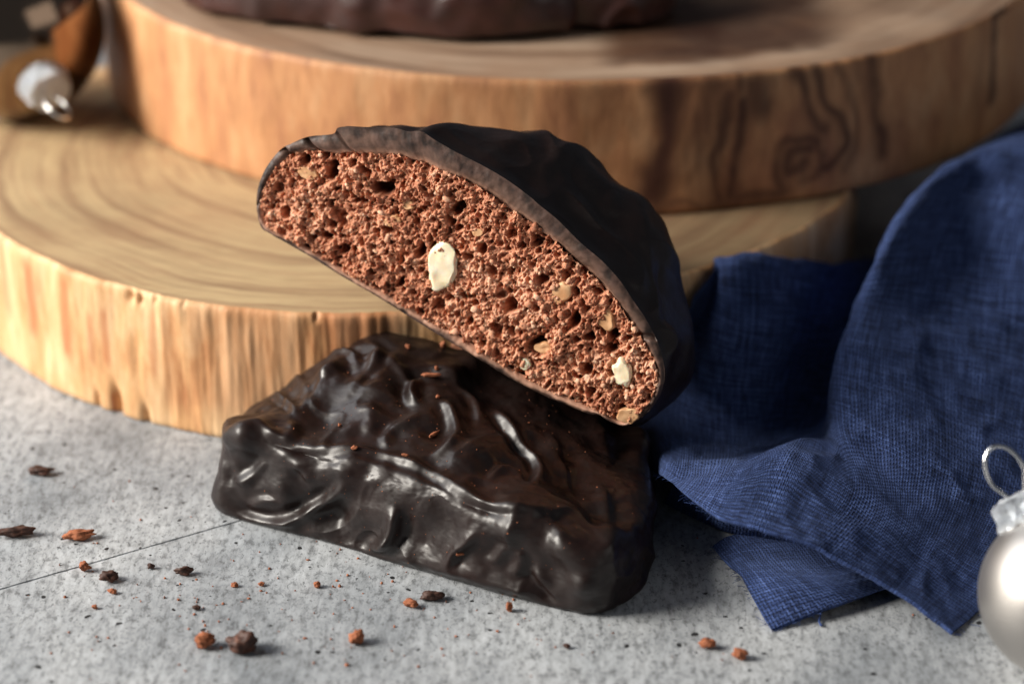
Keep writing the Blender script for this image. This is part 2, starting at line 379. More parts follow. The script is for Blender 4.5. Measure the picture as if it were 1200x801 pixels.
# ================================================================== WOODEN BOARDS
def outline_fn(cx, cy, rx, ry, amp, seed, rxr=None):
    def f(th):
        P = np.stack([np.cos(th) * 2, np.sin(th) * 2, 0 * th], -1)
        r = 1 + amp * fbm(P, 1.0, 3, seed)
        return np.stack([cx + np.where(np.cos(th) > 0, rxr or rx, rx) * r * np.cos(th), cy + ry * r * np.sin(th)], -1)
    return f
def board(name, label, f, z0, T, cen, m_side, m_top, side_disp, side_dark, top_dark, n=1400, nz=46):
    root = thing(name, label, 'wooden board', (cen[0], cen[1], z0))
    th = np.linspace(0, 2 * np.pi, n, endpoint=False); o = f(th); c = np.array(cen)
    arc = np.r_[0, np.cumsum(np.linalg.norm(np.diff(o, axis=0), axis=1))]
    un = (np.roll(o, -1, 0) - np.roll(o, 1, 0)); un = np.stack([un[:, 1], -un[:, 0]], -1); un /= np.linalg.norm(un, axis=1)[:, None]
    z = np.r_[0.0, 0.03, 0.08, np.linspace(0.16, T - 0.16, nz), T - 0.08, T - 0.03, T]
    inset = np.zeros_like(z); inset[[0, -1]] = 0.10; inset[[1, -2]] = 0.03; inset[[2, -3]] = 0.008
    G = np.zeros((n, len(z), 3)); A = np.repeat(arc[:, None], len(z), 1); Z = np.repeat(z[None], n, 0)
    PP = np.stack([o[:, 0][:, None] + 0 * Z, o[:, 1][:, None] + 0 * Z, Z], -1).reshape(-1, 3)
    d = side_disp(PP, A.ravel(), Z.ravel()).reshape(n, -1) * np.where(inset > 0.05, 0.5, 1)
    off = d - inset
    G[..., 0] = o[:, 0][:, None] + un[:, 0][:, None] * off; G[..., 1] = o[:, 1][:, None] + un[:, 1][:, None] * off
    G[..., 2] = z0 + Z
    uv = np.stack([A.ravel(), Z.ravel()], -1)
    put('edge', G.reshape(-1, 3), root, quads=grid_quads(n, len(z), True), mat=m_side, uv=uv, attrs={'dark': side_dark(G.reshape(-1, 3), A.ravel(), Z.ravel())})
    # top face: rings inward from the edge's own last ring
    ks = np.r_[0, 0.004, 0.012, np.linspace(0.03, 1.0, 40)]
    edge = G[:, -1, :2]; R = edge[:, None, :] * (1 - ks)[None, :, None] + c[None, None, :] * ks[None, :, None]
    TP = np.concatenate([R, np.full((n, len(ks), 1), z0 + T)], -1).reshape(-1, 3)
    TP[:, 2] += fbm(TP, 0.5, 3, 3) * 0.012 * np.tile((ks > 0), n)
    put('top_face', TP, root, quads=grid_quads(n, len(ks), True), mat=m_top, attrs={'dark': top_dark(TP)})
    R0 = G[:, 0]; V = np.r_[R0, [[c[0], c[1], z0]]]
    put('underside', V, root, tris=[(i, n, (i + 1) % n) for i in range(n)], mat=m_side, uv=np.zeros((n + 1, 2)), attrs={'dark': np.zeros(n + 1)})
    return root, G
def nearest_side(G, px):
    """the place on a board's side under a pixel of the photo, as a point in space"""
    P = G.reshape(-1, 3); n = np.zeros(3); q = project(P); d = ((q - np.array(px)) ** 2).sum(1) + np.where(P[:, 1] > P[:, 1].min() + 9, 1e6, 0)
    return P[d.argmin()]

Z1 = 2.6
f1 = outline_fn(-2.85, 12.95, 8.05, 8.05, 0.012, 11, 9.8)
def disp1(P, A, Z):
    g = fbm(np.stack([A * 6.5, Z * 0.4, 0 * A], -1), 1.0, 4, 21) * (0.012 + 0.035 * sstep(-7.5, -5.5, P[:, 0])) + fbm(np.stack([A * 1.2, Z * 0.5, 0 * A], -1), 1.0, 3, 25) * 0.08
    px = project(P)
    for (x, y, wd, hh, dp) in ((136, 478, 0.10, 0.35, 0.22), (172, 490, 0.06, 0.28, 0.14), (114, 468, 0.05, 0.2, 0.10), (150, 347, 0.08, 0.12, 0.12), (162, 350, 0.05, 0.10, 0.12), (182, 352, 0.04, 0.06, 0.08), (214, 356, 0.04, 0.05, 0.08), (370, 372, 0.05, 0.08, 0.1)):
        q = nearest_side(P[:, None, :], (x, y)); dd = np.hypot((np.hypot(P[:, 0] - q[0], P[:, 1] - q[1])) / wd, (P[:, 2] - q[2]) / hh)
        g -= dp * np.exp(-dd ** 2)
    return g
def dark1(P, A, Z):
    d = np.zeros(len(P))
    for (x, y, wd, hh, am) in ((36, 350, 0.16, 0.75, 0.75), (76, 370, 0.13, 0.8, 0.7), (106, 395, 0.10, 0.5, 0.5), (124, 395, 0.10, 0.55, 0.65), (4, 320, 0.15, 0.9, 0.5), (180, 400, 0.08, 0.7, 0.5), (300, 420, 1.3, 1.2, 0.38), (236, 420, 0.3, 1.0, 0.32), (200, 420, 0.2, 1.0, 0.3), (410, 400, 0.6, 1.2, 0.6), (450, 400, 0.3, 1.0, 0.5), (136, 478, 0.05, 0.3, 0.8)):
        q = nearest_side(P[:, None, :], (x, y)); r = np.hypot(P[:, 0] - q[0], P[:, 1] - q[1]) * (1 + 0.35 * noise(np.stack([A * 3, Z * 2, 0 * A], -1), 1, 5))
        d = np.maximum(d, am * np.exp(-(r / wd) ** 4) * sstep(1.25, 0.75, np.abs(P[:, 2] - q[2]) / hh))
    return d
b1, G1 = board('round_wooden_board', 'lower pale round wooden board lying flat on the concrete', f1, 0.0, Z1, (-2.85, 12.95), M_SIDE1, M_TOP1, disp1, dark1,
    lambda P: 0.12 * sstep(0.2, 0.6, fbm(P, 0.4, 3, 2)) + 0.62 * sstep(1.5, 3.2, P[:, 0]))  # right part of the top darkened in colour to paint in shade
T2 = 2.7; Z2 = Z1 + 0.004
f2 = outline_fn(1.25, 18.3, 10.1, 9.05, 0.010, 33)
def disp2(P, A, Z):
    q = nearest_side(P[:, None, :], (1165, 60)); r = np.hypot(P[:, 0] - q[0], P[:, 1] - q[1])
    return fbm(np.stack([A * 0.8, Z * 0.4, 0 * A], -1), 1.0, 3, 41) * 0.06 + fbm(P, 3.0, 3, 45) * 0.008 - 0.35 * np.exp(-(r / 0.07) ** 2)
FIG = [([(1163, -5), (1166, 30), (1164, 75), (1160, 120)], 0.05, 1.0),   # crack, its dark recess painted in, then dark figure of the olive wood: photo points, half width cm, strength
    ([(786, 100), (783, 150), (776, 190), (764, 225)], 0.20, 1.0), ([(800, 98), (806, 130), (800, 180), (786, 230)], 0.05, 0.5), ([(822, 100), (818, 150), (806, 200), (812, 238)], 0.06, 0.6),
    ([(850, 110), (846, 150), (838, 200), (842, 238)], 0.08, 0.85), ([(868, 120), (868, 160), (860, 205), (852, 235)], 0.07, 0.9), ([(888, 98), (892, 118), (896, 125)], 0.12, 0.8),
    ([(926, 72), (938, 92), (948, 120), (956, 146), (964, 152)], 0.05, 0.85), ([(948, 50), (956, 85), (966, 115), (984, 145), (988, 168), (976, 190), (962, 200)], 0.05, 0.85),
    ([(978, 72), (990, 95), (1000, 130), (1002, 165), (988, 200)], 0.045, 0.6), ([(1000, 70), (1008, 92), (1016, 88)], 0.05, 0.4), ([(1024, 60), (1026, 110), (1030, 150), (1036, 180)], 0.06, 0.8),
    ([(958, 168), (944, 162), (926, 166), (914, 182), (912, 205), (920, 222)], 0.05, 0.75), ([(950, 176), (936, 174), (926, 184), (926, 198), (938, 200), (944, 190)], 0.045, 0.8), ([(958, 176), (962, 186), (954, 205), (940, 214)], 0.04, 0.6),
    ([(760, 236), (820, 240), (860, 232), (920, 225)], 0.08, 0.75), ([(820, 102), (860, 98), (886, 92)], 0.07, 0.6)]
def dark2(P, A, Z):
    d = 0.25 * sstep(0.1, 0.7, fbm(np.stack([A * 1.0, Z * 0.25, 0 * A], -1), 1, 3, 50)) * sstep(-3, 2, P[:, 0]) + (0.30 + 0.10 * fbm(np.stack([A * 0.8, Z * 0.3, 0 * A], -1), 1, 3, 57)) * sstep(-6.5, 0.5, P[:, 0]) * sstep(6.0, 3.5, P[:, 0])  # broad darkening of the middle paints in its weaker light
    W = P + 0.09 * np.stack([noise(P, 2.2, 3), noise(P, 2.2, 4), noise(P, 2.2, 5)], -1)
    for poly, wd, am in FIG:
        pl = np.array([nearest_side(P[:, None, :], p) for p in catmull(poly, 4)])
        dd, _ = seg_dist(W, pl); d = np.maximum(d, am * np.exp(-(dd * (1 + 0.5 * noise(W, 1.5, 77)) / (2.7 * wd)) ** 2))
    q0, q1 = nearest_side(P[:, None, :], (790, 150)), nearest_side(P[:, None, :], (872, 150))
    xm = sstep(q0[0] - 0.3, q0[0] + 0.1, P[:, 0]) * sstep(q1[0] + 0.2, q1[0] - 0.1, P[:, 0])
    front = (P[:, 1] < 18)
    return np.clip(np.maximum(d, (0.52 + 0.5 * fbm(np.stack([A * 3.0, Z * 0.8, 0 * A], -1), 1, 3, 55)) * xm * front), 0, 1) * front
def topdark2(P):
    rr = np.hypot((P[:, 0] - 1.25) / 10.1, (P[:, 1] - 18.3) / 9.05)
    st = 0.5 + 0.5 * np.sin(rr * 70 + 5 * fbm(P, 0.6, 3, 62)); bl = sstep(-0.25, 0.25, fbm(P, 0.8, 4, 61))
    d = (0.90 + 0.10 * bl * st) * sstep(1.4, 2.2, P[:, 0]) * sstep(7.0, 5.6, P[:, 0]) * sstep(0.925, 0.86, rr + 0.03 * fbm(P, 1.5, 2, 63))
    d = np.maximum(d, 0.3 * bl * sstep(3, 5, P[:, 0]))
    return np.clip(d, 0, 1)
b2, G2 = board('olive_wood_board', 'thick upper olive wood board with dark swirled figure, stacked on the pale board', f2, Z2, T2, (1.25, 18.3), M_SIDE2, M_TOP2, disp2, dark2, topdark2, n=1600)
ZT = Z2 + T2

# ================================================================== LOWER COOKIE HALF (glazed, ridged)
FL, FR, FC, RR, BR_, BL_ = map(np.array, ([-5.15, 2.50], [1.30, -1.12], [2.05, -0.45], [2.42, 1.6], [2.55, 3.65], [-4.70, 6.25]))
bdir = (BR_ - BL_) / np.linalg.norm(BR_ - BL_); fdir = (FR - FL) / np.linalg.norm(FR - FL); fn_ = np.array([-fdir[1], fdir[0]])
FOOT = np.array([FL, FR, FC, RR, BR_, BL_])
def poly_sd(P, poly, k):
    """rounded convex polygon: smooth maximum of its half planes (positive outside)"""
    out = None; n = len(poly)
    for i in range(n):
        a, b = poly[i], poly[(i + 1) % n]; e = (b - a) / np.linalg.norm(b - a); nn = np.array([e[1], -e[0]])
        d = (P[:, :2] - a) @ nn; out = d if out is None else smax(out, d, k)
    return out
BS = [-0.8, -0.42, 0.19, 1.04, 1.7, 2.35, 3.3, 4.4, 5.5, 6.6, 7.4, 8.4]; BZ = [0.15, 0.55, 1.08, 1.64, 1.89, 2.13, 2.2, 2.08, 1.82, 1.40, 1.1, 0.9]
def top_h(P):
    s = (P[:, :2] - BL_) @ bdir; t = (P[:, :2] - FL) @ fn_; s2 = (P[:, :2] - FL) @ fdir
    hb = np.interp(s, BS, BZ); hf = 1.58 + 0.05 * np.sin(s2 * 0.9) - 0.35 * sstep(5.6, 7.3, s2)
    tt = np.clip(t / 3.9, -0.1, 1.1); wgt = sstep(0.0, 0.75 - 0.3 * sstep(2.5, 0.0, s2), tt) 
    return hf * (1 - wgt) + hb * wgt - 0.45 * sstep(1.5, -0.3, s2) * sstep(0.5, 1.8, t)
def F_low(P):
    side = poly_sd(P, FOOT, 0.40); t = (P[:, :2] - BL_) @ np.array([bdir[1], -bdir[0]]); kk = 0.14 + 0.12 * sstep(0.2, 1.4, t)
    lean = (P[:, 2] - 0.2) * 0.05 + 0.16 * fbm(P * np.array([1, 1, 0.5]), 0.75, 2, 66) + 0.07
    top = (P[:, 2] - top_h(P)) * 0.93
    return smax(smax(side + lean, top, kk), -P[:, 2], 0.12)
def star_mesh(F, cen, shape, sub, rmax=9):
    D, T = ico(sub); D = D * np.array(shape); 
    lo = np.zeros(len(D)); hi = np.full(len(D), rmax)
    D = D / np.linalg.norm(D, axis=1)[:, None]
    for _ in range(22):
        mid = (lo + hi) / 2; ins = F(cen + D * mid[:, None]) < 0
        lo = np.where(ins, mid, lo); hi = np.where(ins, hi, mid)
    return cen + D * lo[:, None], T
ang = math.atan2(fdir[1], fdir[0]); Rz = np.array([[math.cos(ang), -math.sin(ang), 0], [math.sin(ang), math.cos(ang), 0], [0, 0, 1]])
cenL = np.array([-1.0, 2.6, 0.8])
D0, T0 = ico(8)
_D = (D0 * np.array([3.6, 2.2, 1.1])) @ Rz.T
def star2(F, cen, D, rmax=9):
    lo = np.zeros(len(D)); hi = np.full(len(D), rmax); D = D / np.linalg.norm(D, axis=1)[:, None]
    for _ in range(22):
        mid = (lo + hi) / 2; ins = F(cen + D * mid[:, None]) < 0
        lo = np.where(ins, mid, lo); hi = np.where(ins, hi, mid)
    return cen + D * lo[:, None]
VL = star2(F_low, cenL, _D)
def cast(bvh, px):
    r = ray(*px); h = bvh.ray_cast(Vector(CAM), Vector(r))
    return None if h[0] is None else np.array(h[0])
def sculpt(V, T, strokes, bumps, seed):
    """raise ridges (strokes) and lumps (bumps) on a glaze surface; the photo points are cast onto the surface first"""
    bvh = BVHTree.FromPolygons([tuple(v) for v in V[:]], [tuple(t) for t in T.tolist()]) if len(V) < 400000 else None
    N = tri_normals(V, T); d = np.zeros(len(V))
    for (poly, wd, hh, side) in strokes:
        pl = [cast(bvh, p) for p in catmull(poly, 4)]; pl = [p for p in pl if p is not None]
        if len(pl) < 2: continue
        wd *= 1.35; hh *= 1.0
        pl = np.array(pl); box = (V > pl.min(0) - 4 * wd - 0.2).all(1) & (V < pl.max(0) + 4 * wd + 0.2).all(1); I = np.where(box)[0]
        if not len(I): continue
        dd, pos = seg_dist(V[I], pl); taper = sstep(0, 0.22, pos) * sstep(1, 0.72, pos)
        # asymmetric flank: the steep side of a drip is hollowed
        k = np.clip((pos * (len(pl) - 1)).astype(int), 0, len(pl) - 2); tan = pl[k + 1] - pl[k]; rel = V[I] - pl[k]
        sg = np.sign((np.cross(tan, rel) * N[I]).sum(1)) * side
        sg = 0.5 + 0.5 * np.clip(sg * dd / (0.5 * wd), -1, 1); w_ = wd * (1.25 - 0.55 * sg)
        prof = np.exp(-(dd / w_) ** 2) - (sg * 0.50 * np.exp(-((dd - 1.9 * wd) / (1.1 * wd)) ** 2) + (1 - sg) * 0.12 * np.exp(-((dd - 3 * wd) / (1.5 * wd)) ** 2)) * sstep(0, wd * 0.8, dd)
        d[I] += hh * prof * taper
    for (px, rr, hh) in bumps:
        p = cast(bvh, px)
        if p is None: continue
        dd = np.linalg.norm(V - p, axis=1); d += hh * np.exp(-(dd / rr) ** 2)
    E = np.concatenate([T[:, [0, 1]], T[:, [1, 2]], T[:, [2, 0]]]); cn = np.bincount(E[:, 0], minlength=len(V)).astype(float)
    for _ in range(6): d = 0.4 * d + 0.6 * np.bincount(E[:, 0], d[E[:, 1]], len(V)) / cn
    return d, N
STR = [
    ([(325, 516), (352, 521), (385, 524), (420, 528), (450, 533), (480, 543), (510, 556), (545, 577), (580, 592), (630, 600), (690, 598)], 0.050, 0.065, -1),
    ([(272, 566), (284, 563), (296, 555), (306, 542), (308, 535)], 0.05, 0.09, 1),
    ([(262, 590), (280, 604), (300, 612), (325, 613), (350, 606), (372, 592), (388, 583), (400, 570), (406, 552), (407, 542)], 0.06, 0.11, 1),
    ([(330, 588), (315, 584), (298, 590), (290, 600)], 0.045, 0.05, -1),
    ([(462, 588), (465, 604), (463, 622), (452, 638), (430, 645), (415, 650)], 0.07, 0.14, 1),
    ([(560, 618), (552, 634), (538, 644), (532, 656), (526, 664)], 0.045, 0.08, 1),
    ([(575, 660), (588, 645), (596, 634)], 0.06, 0.07, 1),
    ([(612, 640), (614, 654), (608, 670), (604, 676)], 0.045, 0.09, 1),
    ([(625, 662), (634, 676), (644, 692), (660, 700)], 0.06, 0.08, -1),
    ([(640, 605), (655, 620), (664, 640)], 0.06, 0.05, 1),
    ([(455, 418), (468, 432), (480, 448), (486, 455)], 0.05, 0.05, 1),
    ([(520, 446), (504, 443), (490, 446), (483, 456), (482, 466), (490, 475), (500, 478)], 0.07, 0.13, -1),
    ([(512, 468), (524, 478), (532, 494), (534, 510), (528, 524), (512, 534), (495, 538)], 0.07, 0.10, -1),
    ([(530, 458), (548, 460), (558, 472), (562, 488), (558, 502)], 0.06, 0.06, -1),
    ([(578, 474), (590, 490), (604, 508), (618, 524), (630, 536), (634, 550), (626, 564), (612, 572)], 0.06, 0.11, -1),
    ([(570, 564), (580, 552), (594, 546), (608, 552), (616, 566)], 0.05, 0.06, 1),
    ([(462, 528), (452, 518), (458, 504), (478, 496), (498, 480)], 0.06, 0.06, 1),
    ([(430, 404), (444, 412), (440, 424), (424, 440), (412, 456), (398, 466)], 0.06, 0.10, 1),
    ([(400, 412), (414, 416), (420, 428), (412, 446), (398, 458)], 0.04, 0.06, 1),
    ([(386, 404), (396, 410), (394, 424), (380, 436), (366, 440)], 0.05, 0.06, 1),
    ([(318, 462), (330, 464), (341, 470), (344, 480), (336, 484)], 0.045, 0.09, -1),
    ([(296, 494), (306, 500), (320, 510), (336, 514), (345, 504), (342, 492), (334, 486)], 0.045, 0.07, -1),
    ([(350, 440), (356, 456), (354, 474), (352, 492)], 0.04, 0.035, 1),
    ([(470, 420), (480, 440), (484, 470), (478, 492)], 0.05, 0.03, 1),
    ([(430, 470), (436, 490), (428, 510)], 0.12, 0.06, 1),
    ([(340, 540), (356, 552), (362, 568)], 0.08, 0.06, -1),
    ([(640, 500), (660, 540), (676, 580)], 0.09, 0.04, 1),
    ([(700, 560), (712, 590), (716, 630), (708, 668)], 0.08, 0.05, 1),
    ([(690, 470), (706, 510), (716, 550)], 0.10, 0.04, 1),
]
STR += [([(330, 534), (352, 536), (390, 542), (440, 550), (480, 566), (515, 580), (560, 602), (610, 618)], 0.12, -0.025, 1),
    ([(255, 602), (300, 622), (350, 640), (400, 655)], 0.12, 0.05, 1), ([(420, 668), (480, 684), (540, 694), (600, 702)], 0.12, 0.045, 1), ([(360, 556), (392, 552), (412, 560)], 0.12, 0.05, 1)]
BMP = [((283, 512), 0.34, 0.26), ((505, 455), 0.20, 0.09), ((505, 508), 0.16, -0.11), ((376, 548), 0.32, -0.10), ((400, 575), 0.2, 0.05), ((395, 610), 0.18, -0.07), ((335, 575), 0.2, 0.07),
       ((350, 600), 0.2, -0.06), ((436, 628), 0.2, -0.10), ((500, 600), 0.25, 0.08), ((530, 620), 0.2, -0.08), ((545, 655), 0.15, -0.07), ((580, 600), 0.25, -0.06), ((686, 680), 0.22, 0.13), ((640, 690), 0.14, -0.10),
       ((600, 620), 0.22, 0.07), ((610, 520), 0.22, -0.07), ((560, 530), 0.2, 0.06), ((410, 430), 0.25, -0.09), ((450, 460), 0.35, 0.08), ((380, 480), 0.4, -0.09), ((465, 500), 0.2, 0.07), ((350, 528), 0.16, -0.14), ((268, 560), 0.14, -0.08),
       ((470, 660), 0.4, 0.05), ((590, 460), 0.2, 0.05), ((322, 500), 0.14, -0.05), ((720, 620), 0.3, 0.06), ((660, 640), 0.2, 0.06), ((560, 570), 0.16, -0.07), ((255, 545), 0.2, 0.05)]
dS, NL = sculpt(VL, T0, STR, BMP, 3)
wp = VL + 0.35 * np.stack([noise(VL, 0.9, 71), noise(VL, 0.9, 72), noise(VL, 0.9, 73)], -1)
rid = 1 - np.abs(fbm(wp, 0.95, 2, 80)) * 2.0
facing = sstep(-0.1, 0.1, -( (VL[:, :2] - BL_) @ np.array([-bdir[1], bdir[0]])) - 0.12)   # calmer at the cut side
dn = 0.10 * fbm(VL, 0.55, 2, 76) + 0.16 * fbm(VL, 1.25, 2, 77) + 0.06 * (np.clip(rid, 0.35, 1) - 0.5) + 0.010 * fbm(VL, 5.0, 3, 90)
VL2 = VL + NL * ((dS * 1.15 + dn) * facing * sstep(0.0, 0.25, VL[:, 2]) + 0.012 * fbm(VL, 6, 3, 91))[:, None]
VL2[:, 2] = np.maximum(VL2[:, 2], 0.006)
lower = thing('glazed_cookie_half', 'rippled dark chocolate glazed cookie half lying on the concrete under the cut slice', 'cookie', (-1.0, 2.6, 0))
put('chocolate_glaze', VL2, lower, tris=T0, mat=M_CHOC)

# ================================================================== CRUMB FACE MAKER
def crumb_face(inside, x0, x1, z0, z1, step, seed, big=()):
    """dense porous sheet in local x,z; returns local x, z, depth (into the cake), tone, quads kept"""
    xs = np.arange(x0, x1, step); zs = np.arange(z0, z1, step); X, Z = np.meshgrid(xs, zs, indexing='ij')
    P = np.stack([X.ravel(), Z.ravel(), 0 * X.ravel() + seed], -1)
    W = P + 0.06 * np.stack([fbm(P, 3.0, 2, seed + 1), fbm(P, 3.0, 2, seed + 2), 0 * P[:, 0]], -1) + 0.022 * np.stack([fbm(P, 12, 2, seed + 3), fbm(P, 12, 2, seed + 4), 0 * P[:, 0]], -1)
    dep = np.zeros(len(P))
    for sc, thr, dp, sd, prob in ((1.7, 0.22, 0.34, 5, 0.45), (3.2, 0.28, 0.28, 6, 0.50), (6.0, 0.36, 0.20, 7, 0.55), (9.5, 0.36, 0.12, 18, 0.6), (12.0, 0.42, 0.055, 8, 0.75)):
        f1_, f2_, idn = worley(W, sc, seed + sd, 2)
        rad = thr * (0.45 + 0.75 * ((idn * 7.3) % 1)); act = idn < prob
        dep = np.maximum(dep, dp * act * sstep(1.0, 0.45, f1_ / rad) * (0.6 + 0.4 * idn))
    for (bx, bz, ra, rb, an, dp) in big:
        u = (W[:, 0] - bx) * math.cos(an) + (W[:, 1] - bz) * math.sin(an); v = -(W[:, 0] - bx) * math.sin(an) + (W[:, 1] - bz) * math.cos(an)
        dep = np.maximum(dep, dp * sstep(1.15, 0.5, np.hypot(u / ra, v / rb)))
    g1, g2, gi = worley(W, 7.0, seed + 9, 2); g3, g4, gj = worley(W, 15.0, seed + 10, 2); g5, g6, gk = worley(W, 30.0, seed + 30, 2)
    grain = 0.045 * (1 - sstep(0, 0.75, g1)) * gi + 0.030 * (1 - sstep(0, 0.7, g3)) * (0.3 + gj) + 0.012 * (1 - sstep(0, 0.6, g5))
    dep = dep - grain + 0.10 * fbm(P, 2.4, 4, seed + 11) + 0.075 * fbm(W, 7.0, 3, seed + 14, 0.55) + 0.014 * fbm(P, 24, 2, seed + 12)
    tone = np.clip(0.62 + 0.18 * (gi - 0.5) + 0.22 * (gj - 0.5) + 0.30 * fbm(P, 1.1, 3, seed + 13) - 2.2 * np.clip(dep - 0.03, 0, 0.3) + 1.4 * np.clip(grain - 0.035, 0, 1), 0, 1)  # deep pores are painted darker, adding to their shade
    jx = 0.012 * noise(P, 14, seed + 20); jz = 0.012 * noise(P, 14, seed + 21)
    q = grid_quads(len(xs), len(zs)); ok = inside(P[:, 0], P[:, 1]); q = q[ok[q].all(1)]
    used = np.unique(q); mp = -np.ones(len(P), int); mp[used] = np.arange(len(used))
    return (P[used, 0] + jx[used], P[used, 1] + jz[used], dep[used], tone[used], mp[q])

# ================================================================== CUT SLICE
a_, b_ = math.radians(20), math.radians(20)
e3 = math.sin(a_) * math.cos(b_) * RV + math.sin(b_) * UV + math.cos(a_) * math.cos(b_) * AV
_r, _u = 0.880, -0.475; _w = -(_r * (e3 @ RV) + _u * (e3 @ UV)) / (e3 @ AV)
e1 = _r * RV + _u * UV + _w * AV; e1 /= np.linalg.norm(e1); e2 = -np.cross(e3, e1)
PO = CAM + ray(518, 310) * 42.6
def loc(px):
    q = on_plane(px[0], px[1], PO, e3) - PO; return np.array([q @ e1, q @ e2])
def wld(x, y, z): return PO + np.asarray(x)[..., None] * e1 + np.asarray(y)[..., None] * e3 + np.asarray(z)[..., None] * e2
OUT = [(301, 244), (302, 222), (311, 198), (328, 176), (342, 168), (362, 160), (390, 157), (398, 149), (430, 149), (462, 150), (478, 154), (494, 154), (508, 163), (534, 178), (560, 191), (590, 208), (618, 228), (632, 240), (654, 258), (680, 284), (706, 306), (726, 328), (742, 352), (757, 374), (772, 404), (779, 436), (774, 462), (760, 482), (744, 494), (732, 499), (716, 494), (704, 486), (690, 484), (664, 474), (640, 464), (604, 446), (560, 419), (520, 396), (480, 371), (440, 346), (400, 323), (368, 303), (340, 287), (318, 274), (306, 266)]
INN = [(305, 242), (308, 222), (320, 200), (336, 183), (352, 176), (368, 175), (386, 177), (400, 177), (430, 178), (462, 179), (486, 186), (504, 192), (528, 202), (548, 210), (572, 224), (598, 242), (620, 256), (636, 268), (660, 290), (684, 312), (706, 332), (722, 350), (738, 372), (750, 392), (763, 412), (772, 438), (769, 460), (757, 478), (742, 490), (731, 496), (717, 491), (705, 483), (690, 479), (664, 467), (640, 456), (604, 437), (560, 410), (520, 388), (480, 363), (440, 339), (400, 316), (368, 297), (342, 282), (320, 270), (309, 260)]
oL = catmull([loc(p) for p in OUT], 6, True); iL = catmull([loc(p) for p in INN], 6, True)
cxz = np.array([0.4, -0.15])
NPH = 900
def radial(poly):
    th = np.arctan2(poly[:, 1] - cxz[1], poly[:, 0] - cxz[0]); r = np.hypot(poly[:, 1] - cxz[1], poly[:, 0] - cxz[0])
    o = np.argsort(th); th, r = th[o], r[o]
    return lambda t: np.interp(((t + np.pi) % (2 * np.pi)) - np.pi, np.r_[th[-1] - 2 * np.pi, th, th[0] + 2 * np.pi], np.r_[r[-1], r, r[0]])
rO, rI = radial(oL), radial(iL)
# sample angles so that spacing along the outline is even
_t = np.linspace(-np.pi, np.pi, 6000); _p = np.stack([rO(_t) * np.cos(_t), rO(_t) * np.sin(_t)], -1)
_l = np.r_[0, np.cumsum(np.linalg.norm(np.diff(_p, axis=0), axis=1))]; PH = np.interp(np.linspace(0, _l[-1], NPH, endpoint=False), _l, _t)
slice_ = thing('cut_cookie_slice', 'cut gingerbread slice in a dark chocolate shell, leaning on the glazed cookie half', 'cookie', tuple(wld(0.0, 1.0, -1.0)))
DD = 3.3; NY = 230
yy = DD * (1 - np.cos(np.linspace(0, np.pi / 2, NY))) ** 1.0; yy = DD * np.sin(np.linspace(0, np.pi / 2, NY))
sc_ = (1 - np.clip(yy / DD, 0, 1) ** 2.5) ** (1 / 2.3); sc_[-1] = 0.0
PHg, Yg = np.meshgrid(PH, yy, indexing='ij'); Sg = np.repeat(sc_[None], NPH, 0)
ro = rO(PH)[:, None]
cz = np.cos(PHg); sz = np.sin(PHg)
Xg = cxz[0] + (0.29 + 0.05 * cz) * Yg * (1 - 0.10 * Yg / DD) + Sg * ro * cz; Zg = cxz[1] + (-0.12 + 0.42 * sstep(-2.2, -0.5, ro * cz) * sstep(4.2, 1.2, ro * cz) * sstep(-0.3, 0.5, sz) * np.sin(np.pi * np.clip(Yg / DD, 0, 1)) ) * Yg + Sg * ro * sz
G = wld(Xg, Yg, Zg); Nn = grid_normals(G, True)
ctr = G.mean((0, 1)); 
if ((G - ctr) * Nn).sum() < 0: Nn = -Nn
Pf = G.reshape(-1, 3)
wpp = Pf + 0.5 * np.stack([noise(Pf, 0.7, 171), noise(Pf, 0.7, 172), noise(Pf, 0.7, 173)], -1)
rd = 1 - np.abs(fbm(wpp, 0.7, 2, 180)) * 2.0
dd_ = (0.16 * fbm(Pf, 0.6, 3, 175) + 0.12 * (np.clip(rd, 0.2, 1) - 0.45) + 0.008 * fbm(Pf, 5, 3, 190)).reshape(NPH, NY) * sstep(0.0, 0.45, Yg)
G = G + Nn * dd_[..., None]
put('chocolate_shell', G.reshape(-1, 3), slice_, quads=grid_quads(NPH, NY, True)[:, ::-1], mat=M_CHOC)
# cut edge of the shell: a band between outer and inner outline
NB = 12; k = np.linspace(0, 1, NB)[None]; _pr = np.stack([np.cos(PH) * 3, np.sin(PH) * 3, 0 * PH], -1) * (rI(PH)[:, None] / 1.5); rI_ = np.minimum(rI(PH) + 0.035 * fbm(_pr, 1.6, 3, 801) + 0.018 * fbm(_pr, 7, 2, 802), rO(PH) - 0.012)[:, None]
rb = ro * (1 - k) + (rI_ - 0.05) * k; thb = PH[:, None] + 0 * k
xb = cxz[0] + rb * np.cos(thb); zb = cxz[1] + rb * np.sin(thb)
pb = np.stack([xb.ravel(), zb.ravel(), 0 * xb.ravel()], -1)
yb = (-0.035 * np.sin(np.pi * np.clip(k, 0, 0.85) / 0.85) + 0.05 * k ** 6).repeat(NPH, 0).ravel() + 0.05 * fbm(pb, 1.6, 4, 7) * (k.repeat(NPH, 0).ravel() > 0.01) + 0.010 * fbm(pb, 14, 2, 9) * (k.repeat(NPH, 0).ravel() > 0.01)
